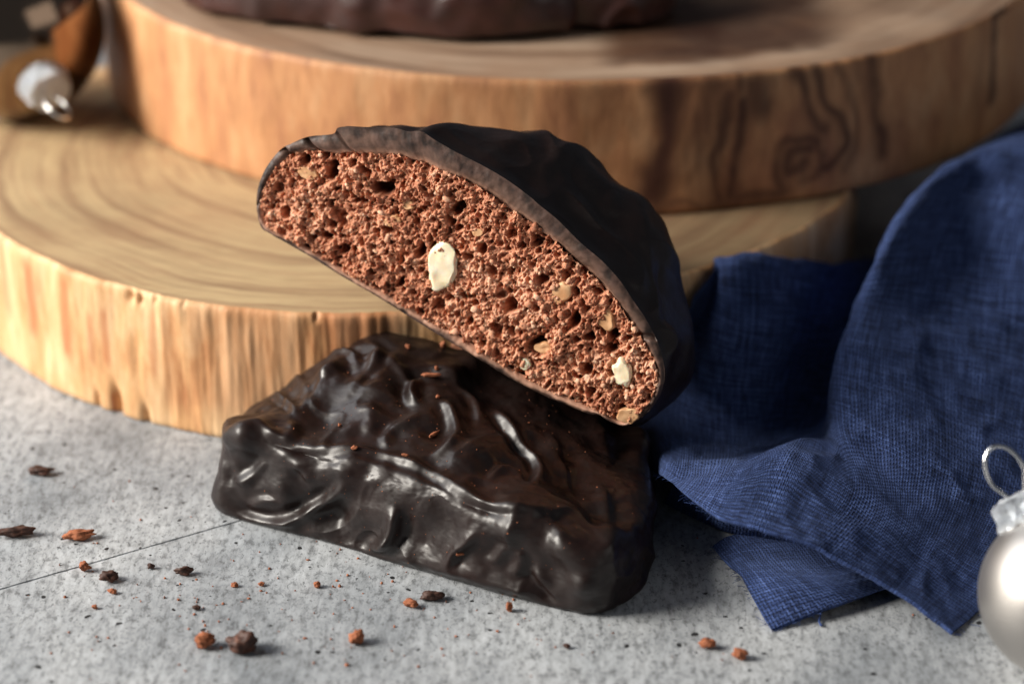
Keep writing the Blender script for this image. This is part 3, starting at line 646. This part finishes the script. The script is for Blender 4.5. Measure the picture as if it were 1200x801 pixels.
for (px_, hw, dp_) in (((368, 172), 0.022, 0.12), ((337, 178), 0.03, 0.10), ((400, 162), 0.02, 0.04), ((762, 396), 0.04, 0.10), ((302, 236), 0.03, 0.06)):
    qn = loc(px_); an_ = math.atan2(qn[1] - cxz[1], qn[0] - cxz[0]); yb += dp_ * np.exp(-((thb.ravel() - an_) * 2.6 / hw + 1.2 * fbm(pb, 6, 2, 31)) ** 2) * (k.repeat(NPH, 0).ravel() > 0.01)
put('shell_edge', wld(xb.ravel(), yb, zb.ravel()), slice_, quads=grid_quads(NPH, NB, True), mat=M_CUT, attrs={'crust': np.clip(sstep(0.15, 0.75, k.repeat(NPH, 0).ravel() + 0.55 * fbm(pb, 4.0, 3, 17)) * (0.15 + 0.85 * sstep(0.2, -0.3, zb.ravel() + 0.6)) + sstep(0.7, 0.95, k.repeat(NPH, 0).ravel()) * 0.5, 0, 1)})
# the porous crumb
def in_slice(x, z):
    th = np.arctan2(z - cxz[1], x - cxz[0]); r = np.hypot(x - cxz[0], z - cxz[1])
    return r < rI(th) - 0.010 - 0.02 * (noise(np.stack([x, z, 0 * x], -1), 9, 3) > 0.45)
def pxhole(px, ra, rb, an, dp): q = loc(px); return (q[0], q[1], ra / 72, rb / 72, an, dp)
BIG = [pxhole((449, 222), 15, 9, 0.3, 0.42), pxhole((426, 235), 7, 6, 0, 0.3), pxhole((400, 250), 12, 9, 0, 0.18), pxhole((336, 248), 8, 7, -0.5, 0.32), pxhole((382, 276), 10, 6, 0.4, 0.3), pxhole((390, 200), 9, 12, 0, 0.30), pxhole((535, 243), 13, 7, 0.9, 0.34), pxhole((493, 292), 7, 12, 0, 0.36),
       pxhole((597, 357), 10, 12, 0.3, 0.36), pxhole((635, 326), 8, 8, 0, 0.3), pxhole((664, 320), 7, 9, 0, 0.2), pxhole((632, 405), 16, 12, 0.7, 0.38), pxhole((676, 372), 7, 14, 0, 0.36), pxhole((714, 408), 10, 7, 0, 0.3), pxhole((719, 392), 6, 10, 0, 0.28), pxhole((688, 432), 9, 8, 0, 0.3), pxhole((692, 396), 6, 6, 0, 0.3), pxhole((763, 394), 4, 8, 0.5, 0.2),
       pxhole((470, 330), 6, 7, 0, 0.25), pxhole((455, 268), 10, 7, 0, 0.2), pxhole((548, 300), 8, 5, 0.5, 0.22), pxhole((600, 275), 8, 6, 0, 0.2), pxhole((360, 300), 7, 5, 0.4, 0.22), pxhole((645, 285), 5, 5, 0, 0.2), pxhole((724, 338), 6, 9, -0.4, 0.22)]
xx, zz, dep, tone, q = crumb_face(in_slice, iL[:, 0].min() - 0.1, iL[:, 0].max() + 0.1, iL[:, 1].min() - 0.1, iL[:, 1].max() + 0.1, 0.0088, 100, BIG)
put('crumb', wld(xx, dep, zz), slice_, quads=q, mat=M_CRUMB, attrs={'tone': tone})
# granules standing proud of the cut
GV, GT = ico(2); gv = []; gt = []; gtone = []
cnt = 0
for i in RNG.integers(0, len(xx), 900):
    if dep[i] > 0.14: continue
    r = abs(RNG.normal(0.016, 0.012)) + 0.010
    sh = GV * np.array([1, 0.8, 1]) * (1 + 0.35 * RNG.normal(size=3)).clip(0.5, 1.6) * r
    sh = sh * (1 + 0.3 * noise(GV * 1.0, 2.0, int(i % 977)))[:, None]
    gv.append(wld(xx[i] + sh[:, 0], dep[i] - r * 0.25 + sh[:, 1], zz[i] + sh[:, 2])); gt.append(GT + len(GV) * cnt); gtone.append(np.full(len(GV), np.clip(tone[i] + RNG.normal(0.08, 0.16), 0, 1))); cnt += 1
gr = put('crumb_granules', np.concatenate(gv), slice_, tris=np.concatenate(gt), mat=M_CRUMB, attrs={'tone': np.concatenate(gtone)}); gr['kind'] = 'stuff'

def chunk_mesh(rad, seed, sub=4, amp=0.18, facets=0.12, freq=2.0):
    V, T = ico(sub); V = V.copy(); r = 1 + amp * fbm(V, freq * 0.6, 3, seed)
    f, g, i = worley(V, 1.3, seed + 3); r = r - facets * (1 - sstep(0, 0.7, f))
    return V * r[:, None] * np.array(rad), T
def nut(px, ra, rb, an, mat, name='nut_piece', dep0=-0.02, seed=1):
    q = loc(px); V, T = chunk_mesh((ra / 66, 0.10, rb / 68), seed, 4, 0.22, 0.24, 1.8)
    V[:, 1] = np.maximum(V[:, 1], -0.045 + 0.02 * noise(V, 6, seed))       # sliced flat by the knife
    c, s = math.cos(an), math.sin(an); x = V[:, 0] * c - V[:, 2] * s; z = V[:, 0] * s + V[:, 2] * c
    return put(name, wld(q[0] + x, dep0 + V[:, 1], q[1] + z), slice_, tris=T, mat=mat)
# angles are measured from the slice's long axis
nut((519, 312), 18, 33, 0.22, M_NUT, dep0=-0.02, seed=53)['label'] = 'large pale hazelnut piece'
nut((730, 436), 11, 17, 0.6, M_NUT, dep0=-0.03, seed=32)['label'] = 'round pale hazelnut piece'
nut((361, 203), 13, 8, 0.3, M_NUT2, dep0=0.02, seed=33)
nut((461, 259), 12, 7, 0.8, M_NUT2, dep0=0.01, seed=34)
nut((478, 240), 9, 6, 0.4, M_NUT2, dep0=0.03, seed=35)
nut((658, 344), 10, 17, -0.2, M_NUT2, dep0=0.0, seed=36)
nut((711, 374), 10, 13, 0.5, M_NUT2, dep0=0.0, seed=37)
nut((638, 408), 12, 7, 0.5, M_NUT2, dep0=0.04, seed=38)
nut((616, 426), 6, 8, 0.0, M_NUT, dep0=0.0, seed=39)
nut((736, 486), 14, 10, 0.6, M_NUT2, dep0=0.0, seed=40)
nut((560, 272), 7, 5, 0.6, M_NUT2, dep0=0.02, seed=41)

# ================================================================== crumb on the hidden cut side of the lower half
bn = np.array([-bdir[1], bdir[0]])
def in_low(x, z):
    P = np.stack([BL_[0] + bdir[0] * x, BL_[1] + bdir[1] * x, z], -1); return (z < top_h(P) - 0.12) & (z > 0.05) & (x > 0.35) & (x < 6.6)
cx_, cz_, cdp, ctn, cq = crumb_face(in_low, 0, 8, 0, 2.4, 0.03, 300)
pc = np.stack([BL_[0] + bdir[0] * cx_ - bn[0] * (cdp * 0.5 - 0.03), BL_[1] + bdir[1] * cx_ - bn[1] * (cdp * 0.5 - 0.03), cz_], -1)
put('crumb', pc, lower, quads=cq[:, ::-1], mat=M_CRUMB, attrs={'tone': ctn})

# ================================================================== COOKIES ON THE UPPER BOARD
def top_cookie(label, cen, ax, hz, rot, seed, sub=6, mat=None):
    V, T = ico(sub); d = V.copy(); p = 2.6
    r = 1 / ((np.abs(d[:, 0]) ** p + np.abs(d[:, 1]) ** p + np.abs(d[:, 2]) ** p) ** (1 / p)); V = d * r[:, None] * np.array([ax[0], ax[1], hz])
    V[:, 2] = np.where(V[:, 2] < -0.25 * hz, -0.25 * hz - (V[:, 2] + 0.25 * hz) * -0.08, V[:, 2])
    N = tri_normals(V, T); rr = 1 - np.abs(fbm(V + 11 * seed, 0.9, 2, seed)) * 2
    V = V + N * (0.12 * fbm(V + 5 * seed, 0.8, 3, seed + 2) + 0.10 * (np.clip(rr, 0.2, 1) - 0.5))[:, None]
    V[:, 2] -= V[:, 2].min() - 0.003
    c, s = math.cos(rot), math.sin(rot); V = np.stack([V[:, 0] * c - V[:, 1] * s + cen[0], V[:, 0] * s + V[:, 1] * c + cen[1], V[:, 2] + ZT + 0.012], -1)
    t = thing('chocolate_cookie', label, 'cookie', (cen[0], cen[1], ZT), 'chocolate cookies on the olive wood board')
    put('chocolate_glaze', V, t, tris=T, mat=mat or M_CHOC2); return t
top_cookie('wide glossy chocolate cookie at the front left of the olive wood board', (-2.6, 13.75), (4.15, 2.0), 1.3, -0.28, 3)
top_cookie('chocolate cookie on the olive wood board, behind the middle of its front edge', (1.7, 13.6), (1.55, 1.5), 1.2, 0.14, 5)
top_cookie('smaller chocolate cookie on the olive wood board near its cracked right end', (7.6, 17.2), (2.3, 1.5), 1.1, 0.5, 8)

# ================================================================== NAPKIN
NET = [
 [(752, 545, .02), (766, 548, .45), (788, 566, 1.0), (835, 602, 1.25), (890, 622, 1.22), (955, 643, 1.05), (1047, 688, .55), (1116, 742, .05)],
 [(748, 500, .02), (764, 520, .55), (798, 556, 1.10), (862, 552, 1.40), (928, 530, 1.55), (1005, 575, 1.25), (1085, 636, .70), (1172, 690, .12)],
 [(746, 450, .02), (766, 470, .55), (800, 505, .60), (872, 520, .55), (958, 505, .55), (985, 500, 1.45), (1110, 565, 1.00), (1225, 610, .25)],
 [(752, 390, .45), (772, 398, .95), (806, 430, 1.20), (872, 450, 1.20), (985, 450, .50), (985, 430, 1.90), (1112, 470, 1.40), (1250, 520, .60)],
 [(765, 330, .9), (788, 335, 1.5), (815, 355, 1.90), (885, 380, 1.95), (1012, 388, .70), (1000, 372, 2.35), (1110, 392, 1.90), (1275, 430, 1.20)],
 [(780, 300, 1.2), (800, 302, 1.9), (825, 304, 2.45), (885, 302, 2.80), (1036, 328, .90), (1026, 305, 2.95), (1120, 300, 2.40), (1290, 330, 2.10)],
 [(800, 330, .5), (820, 330, .9), (845, 325, 1.3), (900, 322, 1.6), (1050, 290, 1.1), (1060, 240, 3.25), (1142, 225, 3.10), (1300, 250, 2.90)],
 [(830, 340, .1), (850, 340, .2), (880, 340, .3), (930, 330, .5), (1060, 285, .8), (1096, 205, 3.15), (1172, 170, 3.65), (1310, 160, 3.50)],
 [(850, 345, .05), (870, 345, .05), (900, 345, .05), (950, 335, .1), (1070, 285, .3), (1120, 198, 2.3), (1200, 152, 2.5), (1330, 130, 2.5)],
 [(860, 345, .05), (880, 345, .05), (910, 345, .05), (960, 335, .1), (1080, 285, .2), (1150, 175, 1.9), (1240, 128, 2.2), (1380, 105, 2.3)],
]
def surf(net, nu=44, nv=44):
    W = np.array([[on_z(*p) for p in row] for row in net])            # rows (v) x cols (u)
    rows = np.array([catmull(r, nu) for r in W]); rows = np.swapaxes(rows, 0, 1)
    return np.array([catmull(c, nv) for c in rows])                     # u x v x 3
def cloth(name, G, root, thick=0.07, wr=0.05, seed=0, smooth_it=0, fray=0):
    nu, nv = G.shape[:2]
    for _ in range(smooth_it):
        H = G.copy(); H[1:-1, 1:-1] = (G[:-2, 1:-1] + G[2:, 1:-1] + G[1:-1, :-2] + G[1:-1, 2:]) / 4; G = H
    lu = np.linalg.norm(np.diff(G, axis=0), axis=2).mean(1); lv = np.linalg.norm(np.diff(G, axis=1), axis=2).mean(0)
    U, Vv = np.meshgrid(np.r_[0, np.cumsum(lu)], np.r_[0, np.cumsum(lv)], indexing='ij')
    N = grid_normals(G); N = np.where(N[..., 2:3] < 0, -N, N) if N[..., 2].mean() < 0 else N
    P = G.reshape(-1, 3)
    w1 = 1 - np.abs(fbm(P * np.array([1, 1, 0.6]), 0.55, 2, seed + 1)) * 2
    d = wr * (0.8 * fbm(P, 0.55, 2, seed) + 0.55 * (w1 - 0.5) + 0.40 * (1 - np.abs(fbm(P * np.array([1, 0.7, 1]), 1.3, 2, seed + 9)) * 3.2).clip(-0.2, 1) + 0.34 * fbm(P, 2.4, 3, seed + 5)).reshape(nu, nv)
    G = G + N * d[..., None]
    G[..., 2] = np.maximum(G[..., 2], 0.03)
    B = G - N * thick; B[..., 2] = np.maximum(B[..., 2], 0.008)
    for Q in (G, B):      # the cloth lies against the boards, it does not pass through them
        x = Q[..., 0]; yb1 = 12.95 - 8.2 * np.sqrt(np.clip(1 - ((x + 2.85) / np.where(x > -2.85, 9.95, 8.2)) ** 2, 0, 1)) - 0.12
        yb2 = 18.3 - 9.2 * np.sqrt(np.clip(1 - ((x - 1.25) / 10.25) ** 2, 0, 1)) - 0.12
        Q[..., 1] = np.where((Q[..., 2] < Z1 + 0.08) & (x < 7.05), np.minimum(Q[..., 1], yb1), Q[..., 1])
        Q[..., 1] = np.where(Q[..., 2] >= Z1 - 0.02, np.minimum(Q[..., 1], yb2), Q[..., 1])
    V = np.concatenate([G.reshape(-1, 3), B.reshape(-1, 3)]); n = nu * nv; q = grid_quads(nu, nv)
    ed = np.r_[np.arange(nu) * nv, (nu - 1) * nv + np.arange(1, nv), (np.arange(nu - 2, -1, -1)) * nv + nv - 1, np.arange(nv - 2, 0, -1)]
    e2_ = np.roll(ed, -1); rim = np.stack([ed, ed + n, e2_ + n, e2_], -1)
    uv = np.stack([U.ravel(), Vv.ravel()], -1)
    me = put(name, V, root, quads=np.r_[q, q[:, ::-1] + n, rim], mat=M_LINEN, uv=np.r_[uv, uv])
    if fray:
        fv = []; fq = []; cnt = 0; E0 = G[:, 0]; E1 = G[-1, :]; path = np.concatenate([E0, E1[1:nv // 3]])
        for i in range(fray):
            u_ = RNG.uniform(0, len(path) - 2); i0 = int(u_); p = path[i0] * (1 - u_ + i0) + path[i0 + 1] * (u_ - i0)
            tdir = path[i0 + 1] - path[i0]; tdir /= np.linalg.norm(tdir) + 1e-9; out = np.cross([0, 0, 1], tdir) * -1
            if out[1] > 0: out = -out
            L = abs(RNG.normal(0, 0.06)) + 0.02; bend = RNG.normal(0, 0.5, 3)
            pts = np.array([p - np.array([0, 0, thick * 0.5]) + (out * s_ + tdir * bend[0] * s_ + np.array([0, 0, bend[2] * 0.6]) * s_ * s_) * L for s_ in (0, 0.5, 1.0)])
            pts[:, 2] = np.maximum(pts[:, 2], 0.01); tv, tq = tube(pts, 0.0045, 3); fv.append(tv); fq += [tuple(k_ + cnt for k_ in q_) for q_ in tq]; cnt += len(tv)
        fo = put('frayed_fibres', np.concatenate(fv), root, quads=fq, mat=M_LINEN, uv=np.zeros((cnt, 2))); fo['kind'] = 'stuff'
    return me
nap = thing('linen_napkin', 'crumpled navy blue linen napkin beside the boards', 'napkin', (6.5, 4.0, 0))
cloth('upper_layer', surf(NET, 30, 28), nap, 0.08, 0.09, 400, 2, 110)
LOW = [
 [(835, 640, .02), (848, 655, .05), (866, 672, .12), (884, 704, .10), (904, 737, .04)],
 [(855, 628, .02), (872, 648, .10), (892, 668, .30), (915, 694, .28), (935, 724, .12)],
 [(890, 622, .02), (910, 645, .12), (930, 668, .38), (955, 686, .36), (980, 708, .20)],
 [(930, 615, .02), (952, 640, .12), (975, 668, .42), (1005, 680, .38), (1035, 690, .20)],
 [(985, 590, .02), (1005, 615, .12), (1030, 650, .35), (1070, 660, .30), (1095, 670, .15)],
 [(1040, 560, .02), (1060, 580, .12), (1080, 610, .3), (1120, 630, .22), (1150, 640, .1)]]
cloth('lower_layer', surf(LOW, 40, 40), nap, 0.08, 0.03, 430, 0, 60)
INNER = [[(778, 590, .01), (845, 622, .01), (930, 638, .01), (1010, 662, .01), (1065, 688, .01)],
 [(785, 575, .40), (850, 600, .50), (932, 622, .50), (1010, 648, .45), (1062, 676, .25)],
 [(800, 556, .75), (862, 575, .90), (940, 600, .88), (1012, 630, .75), (1062, 660, .40)],
 [(830, 545, .70), (880, 560, .80), (960, 585, .80), (1030, 615, .70), (1080, 640, .40)]]
cloth('added_inner_layer', surf(INNER, 40, 40), nap, 0.07, 0.03, 460)  # cloth added behind the hem so the gap under it stays dark
tp = np.array([on_z(961, 706, 0.16), on_z(962, 716, 0.10), on_z(960, 727, 0.04), on_z(963, 733, 0.03)])
V, q = tube(catmull(tp, 5), 0.018, 6); put('loose_thread', V, nap, quads=q, mat=M_LINEN, uv=np.zeros((len(V), 2)))

# ================================================================== BAUBLES
def frame(ax):
    ax = np.array(ax, float); ax /= np.linalg.norm(ax); t = np.cross(ax, [0.3, 0.9, 0.2]); t /= np.linalg.norm(t); return ax, t, np.cross(ax, t)
def bauble(name, label, cen, r, axis, mat, loop_turn=0.0, sub=6, cap=0.50, group=None):
    cen = np.array(cen, float); t_ = thing(name, label, 'bauble', (cen[0], cen[1], cen[2] - r), group)
    V, T = ico(sub); put('ball', cen + V * r, t_, tris=T, mat=mat)
    ax, u, v = frame(axis)
    base = math.sqrt(r * r - (cap * 0.92) ** 2)
    prof = [(cap * 0.97, base - 0.02), (cap * 1.03, base + 0.04), (cap * 1.0, base + 0.09), (cap * 0.95, base + 0.12), (cap * 0.95, base + 0.28), (cap * 0.92, base + 0.34), (cap * 0.82, base + 0.38), (cap * 0.4, base + 0.41), (0.001, base + 0.415)]
    prof = catmull(prof, 4); n = 96; a = np.arange(n) * 2 * np.pi / n; C = []
    for i, (pr, ph) in enumerate(prof):
        fl = 1 + 0.045 * np.cos(a * 20) * sstep(base + 0.5, base + 0.05, ph) * sstep(0.0, 0.5, pr / cap)
        C.append(cen + ax * ph + (u * np.cos(a)[:, None] + v * np.sin(a)[:, None]) * (pr * fl)[:, None])
    C = np.swapaxes(np.array(C), 0, 1); Pc = C.reshape(-1, 3)
    dirr = Pc - (cen + ax * base); Pc = Pc + 0.03 * np.stack([noise(Pc, 5, 1), noise(Pc, 5, 2), noise(Pc, 5, 3)], -1)
    cp = put('cap', Pc, t_, quads=grid_quads(n, len(prof), True), mat=M_CAP)
    lt = u * math.cos(loop_turn) + v * math.sin(loop_turn); top = cen + ax * (base + 0.38)
    aa = np.linspace(-0.35, np.pi + 0.35, 40); pth = [top + ax * (0.42 + 0.40 * math.sin(s)) * 1.0 + lt * 0.27 * math.cos(s) for s in aa]
    pth = [top + lt * 0.10 - ax * 0.02] + pth + [top - lt * 0.10 - ax * 0.02]
    V, q = tube(np.array(pth), 0.032, 10); put('hanging_loop', V, t_, quads=q, mat=M_WIRE)
    return t_
camdir = lambda r, u, a: r * RV + u * UV + a * AV
bauble('silver_bauble', 'matte silver bauble with crinkled cap standing on the concrete beside the napkin', (8.29, -2.37, 1.31), 1.31, camdir(-0.42, 0.88, 0.15), M_BALL, 0.5)
c2b = on_z(14, 32, Z1 + 1.902)
bauble('copper_bauble', 'blurred copper coloured bauble with silver cap at the back of the pale board', tuple(c2b), 1.9, camdir(0.42, -0.62, -0.55), M_COPPER, 1.2)
bauble('shiny_bauble', 'shiny grey silver bauble lying on the concrete behind the copper bauble', (-16.2, 27.0, 2.0), 2.0, (0.2, 0.5, 0.6), M_SHINY, 0.3)

# ================================================================== LOOSE CRUMBS ON THE CONCRETE
def crumb(name, label, px, size, rot, mat, seed, z=0.0, sub=4, amp=0.45, surf_bvh=None, facets=0.12, group='crumbs scattered on the concrete'):
    V, T = chunk_mesh((size[0] / 73 / 2, size[1] / 73 / 2, size[2] / 73 / 2), seed, sub, amp, facets, 2.6)
    lump = fbm(V * 73 / max(size), 3.2, 3, seed + 40); V = V * 0.92 * (1 + 0.32 * lump)[:, None]
    c, s = math.cos(rot), math.sin(rot); V = np.stack([V[:, 0] * c - V[:, 1] * s, V[:, 0] * s + V[:, 1] * c, V[:, 2]], -1)
    if surf_bvh is None: p = on_z(px[0], px[1], 0.0)
    else: p = cast(surf_bvh, px)
    V[:, 2] -= V[:, 2].min() + (0.0 if surf_bvh is None else 0.01)
    o = bpy.data.objects.new(name, mesh_np(name, V, tris=T, mat=mat)); COL.objects.link(o); o.location = Vector(p) * S
    return tag(o, label, 'crumb', group)
CR = [
 ((47, 556), (34, 15, 12), 0.1, M_DARKC, 'dark rod shaped chocolate crumb nearest the pale wooden board'),
 ((18, 628), (44, 20, 13), 0.15, M_DARKC, 'pointed dark chocolate flake by the left end of the table joint'),
 ((95, 631), (42, 16, 12), 0.25, M_LOOSE, 'long orange brown crumb beyond the joint line'),
 ((99, 669), (14, 12, 13), 0.6, M_LOOSE, 'small reddish crumb sitting right on the joint line'),
 ((127, 680), (24, 18, 13), 0.4, M_DARKC, 'rough brown crumb just below the joint line'),
 ((216, 673), (26, 12, 11), 0.1, M_DARKC, 'flat two tone crumb left of the glazed cookie half'),
 ((177, 666), (9, 8, 7), 0.0, M_DARKC, 'tiny dark crumb between the rough crumb and the flat one'),
 ((132, 695), (11, 8, 7), 0.0, M_LOOSE, 'tiny tan crumb under the rough brown crumb'),
 ((240, 758), (24, 18, 17), 0.5, M_LOOSE, 'round orange crumb left of the big dark crumb'),
 ((286, 762), (34, 28, 25), 0.2, M_DARKC, 'big dark lumpy chocolate crumb nearest the bottom left'),
 ((418, 753), (18, 18, 18), 0.7, M_LOOSE, 'orange crumb standing alone below the front of the glazed half'),
 ((507, 703), (26, 16, 12), 0.1, M_DARKC, 'dark and orange crumb touching the front foot of the glazed half'),
 ((482, 711), (20, 12, 9), -0.2, M_LOOSE, 'double brown crumb left of the one touching the glaze'),
 ((597, 716), (9, 9, 12), 0.0, M_LOOSE, 'upright little orange crumb at the middle foot of the glazed half'),
 ((829, 759), (22, 14, 13), -0.5, M_LOOSE, 'pinkish crumb below the napkin corner, left of a pair'),
 ((866, 771), (18, 14, 13), -0.3, M_LOOSE, 'pinkish crumb below the napkin corner, right of a pair'),
 ((275, 687), (9, 7, 7), 0.0, M_LOOSE, 'tiny orange crumb below the left end of the glazed half'),
 ((372, 688), (9, 8, 8), 0.0, M_LOOSE, 'tiny pale crumb under the sloping foot of the glazed half'),
 ((231, 714), (10, 7, 6), 0.0, M_DARKC, 'tiny brown crumb above the orange round one'),
 ((664, 759), (9, 7, 6), 0.0, M_DARKC, 'tiny brown crumb by a dark pit below the glazed cookie'),
 ((111, 713), (7, 6, 6), 0.0, M_LOOSE, 'minute tan speck on the left part of the concrete'),
 ((306, 686), (8, 6, 5), 0.3, M_LOOSE, 'minute orange speck just left of the pale crumb'),
]
for i, (px, sz, rot, mt, lb) in enumerate(CR):
    crumb('crumb', lb, px, sz, rot, mt, 500 + i * 3)
bvhL = BVHTree.FromPolygons([tuple(v) for v in VL2], [tuple(t) for t in T0.tolist()])
for i, (px, sz, rot, mt, lb) in enumerate([
 ((520, 407), (11, 10, 10), 0.2, M_LOOSE, 'pale orange crumb on the glaze right below the slice'),
 ((478, 408), (8, 7, 6), 0.2, M_LOOSE, 'small crumb on the glaze near the back rim'),
 ((505, 441), (26, 6, 6), 0.0, M_LOOSE, 'thin row of crumb on the round glaze hump'),
 ((512, 434), (6, 5, 8), 0.2, M_LOOSE, 'tiny crumb standing behind the row on the glaze hump'),
 ((513, 466), (6, 5, 6), 0.2, M_LOOSE, 'tiny pinkish crumb on the front of the glaze hump'),
 ((509, 510), (20, 6, 6), 0.9, M_LOOSE, 'thin orange sliver lying in the glaze hollow'),
 ((415, 526), (9, 6, 6), 0.0, M_LOOSE, 'tiny orange crumb on the long glaze ridge'),
 ((398, 499), (5, 5, 5), 0.0, M_LOOSE, 'pale speck on the flat glaze above the ridge'),
 ((475, 534), (9, 4, 4), 0.0, M_LOOSE, 'flat red brown crumb just above the glaze ridge'),
 ((540, 650), (14, 6, 6), 0.5, M_LOOSE, 'orange sliver caught on the front glaze wall')]):
    if cast(bvhL, px) is not None: crumb('crumb', lb, px, sz, rot, mt, 700 + i * 3, surf_bvh=bvhL, sub=3, group='crumbs fallen on the glazed half')
# fine dust of crumbs: nobody could count it
gv = []; gt = []; V1, T1 = ico(1); cnt = 0
for i in range(210):
    if i < 150: px = (RNG.normal(360, 190), RNG.normal(695, 42))
    else: px = (RNG.uniform(0, 1100), RNG.uniform(560, 800))
    if px[1] < 520 or px[1] > 800: continue
    r = RNG.uniform(0.008, 0.024); p = on_z(px[0], px[1], r * 0.5)
    gv.append(p + V1 * r * (1 + 0.5 * RNG.normal(size=3)).clip(0.4, 2)); gt.append(T1 + len(V1) * cnt); cnt += 1
dust = obj('crumb_dust', mesh_np('crumb_dust', np.concatenate(gv), tris=np.concatenate(gt), mat=M_LOOSE)); tag(dust, 'fine scattered crumb dust on the concrete around the cookies', 'crumb dust', kind='stuff')
gv = []; gt = []; cnt = 0
for i in range(260):
    px = (RNG.normal(*random.choice([(640, 40), (440, 60), (560, 90), (400, 60)])), RNG.normal(*random.choice([(535, 40), (600, 45), (490, 30)])))
    p = cast(bvhL, px)
    if p is None: continue
    r = RNG.uniform(0.004, 0.011); gv.append(p + V1 * r * (1 + 0.5 * RNG.normal(size=3)).clip(0.4, 2)); gt.append(T1 + len(V1) * cnt); cnt += 1
d2 = obj('crumb_dust', mesh_np('crumb_dust', np.concatenate(gv), tris=np.concatenate(gt), mat=M_LOOSE)); tag(d2, 'fine pale crumb dust sprinkled over the dark glaze', 'crumb dust', kind='stuff')
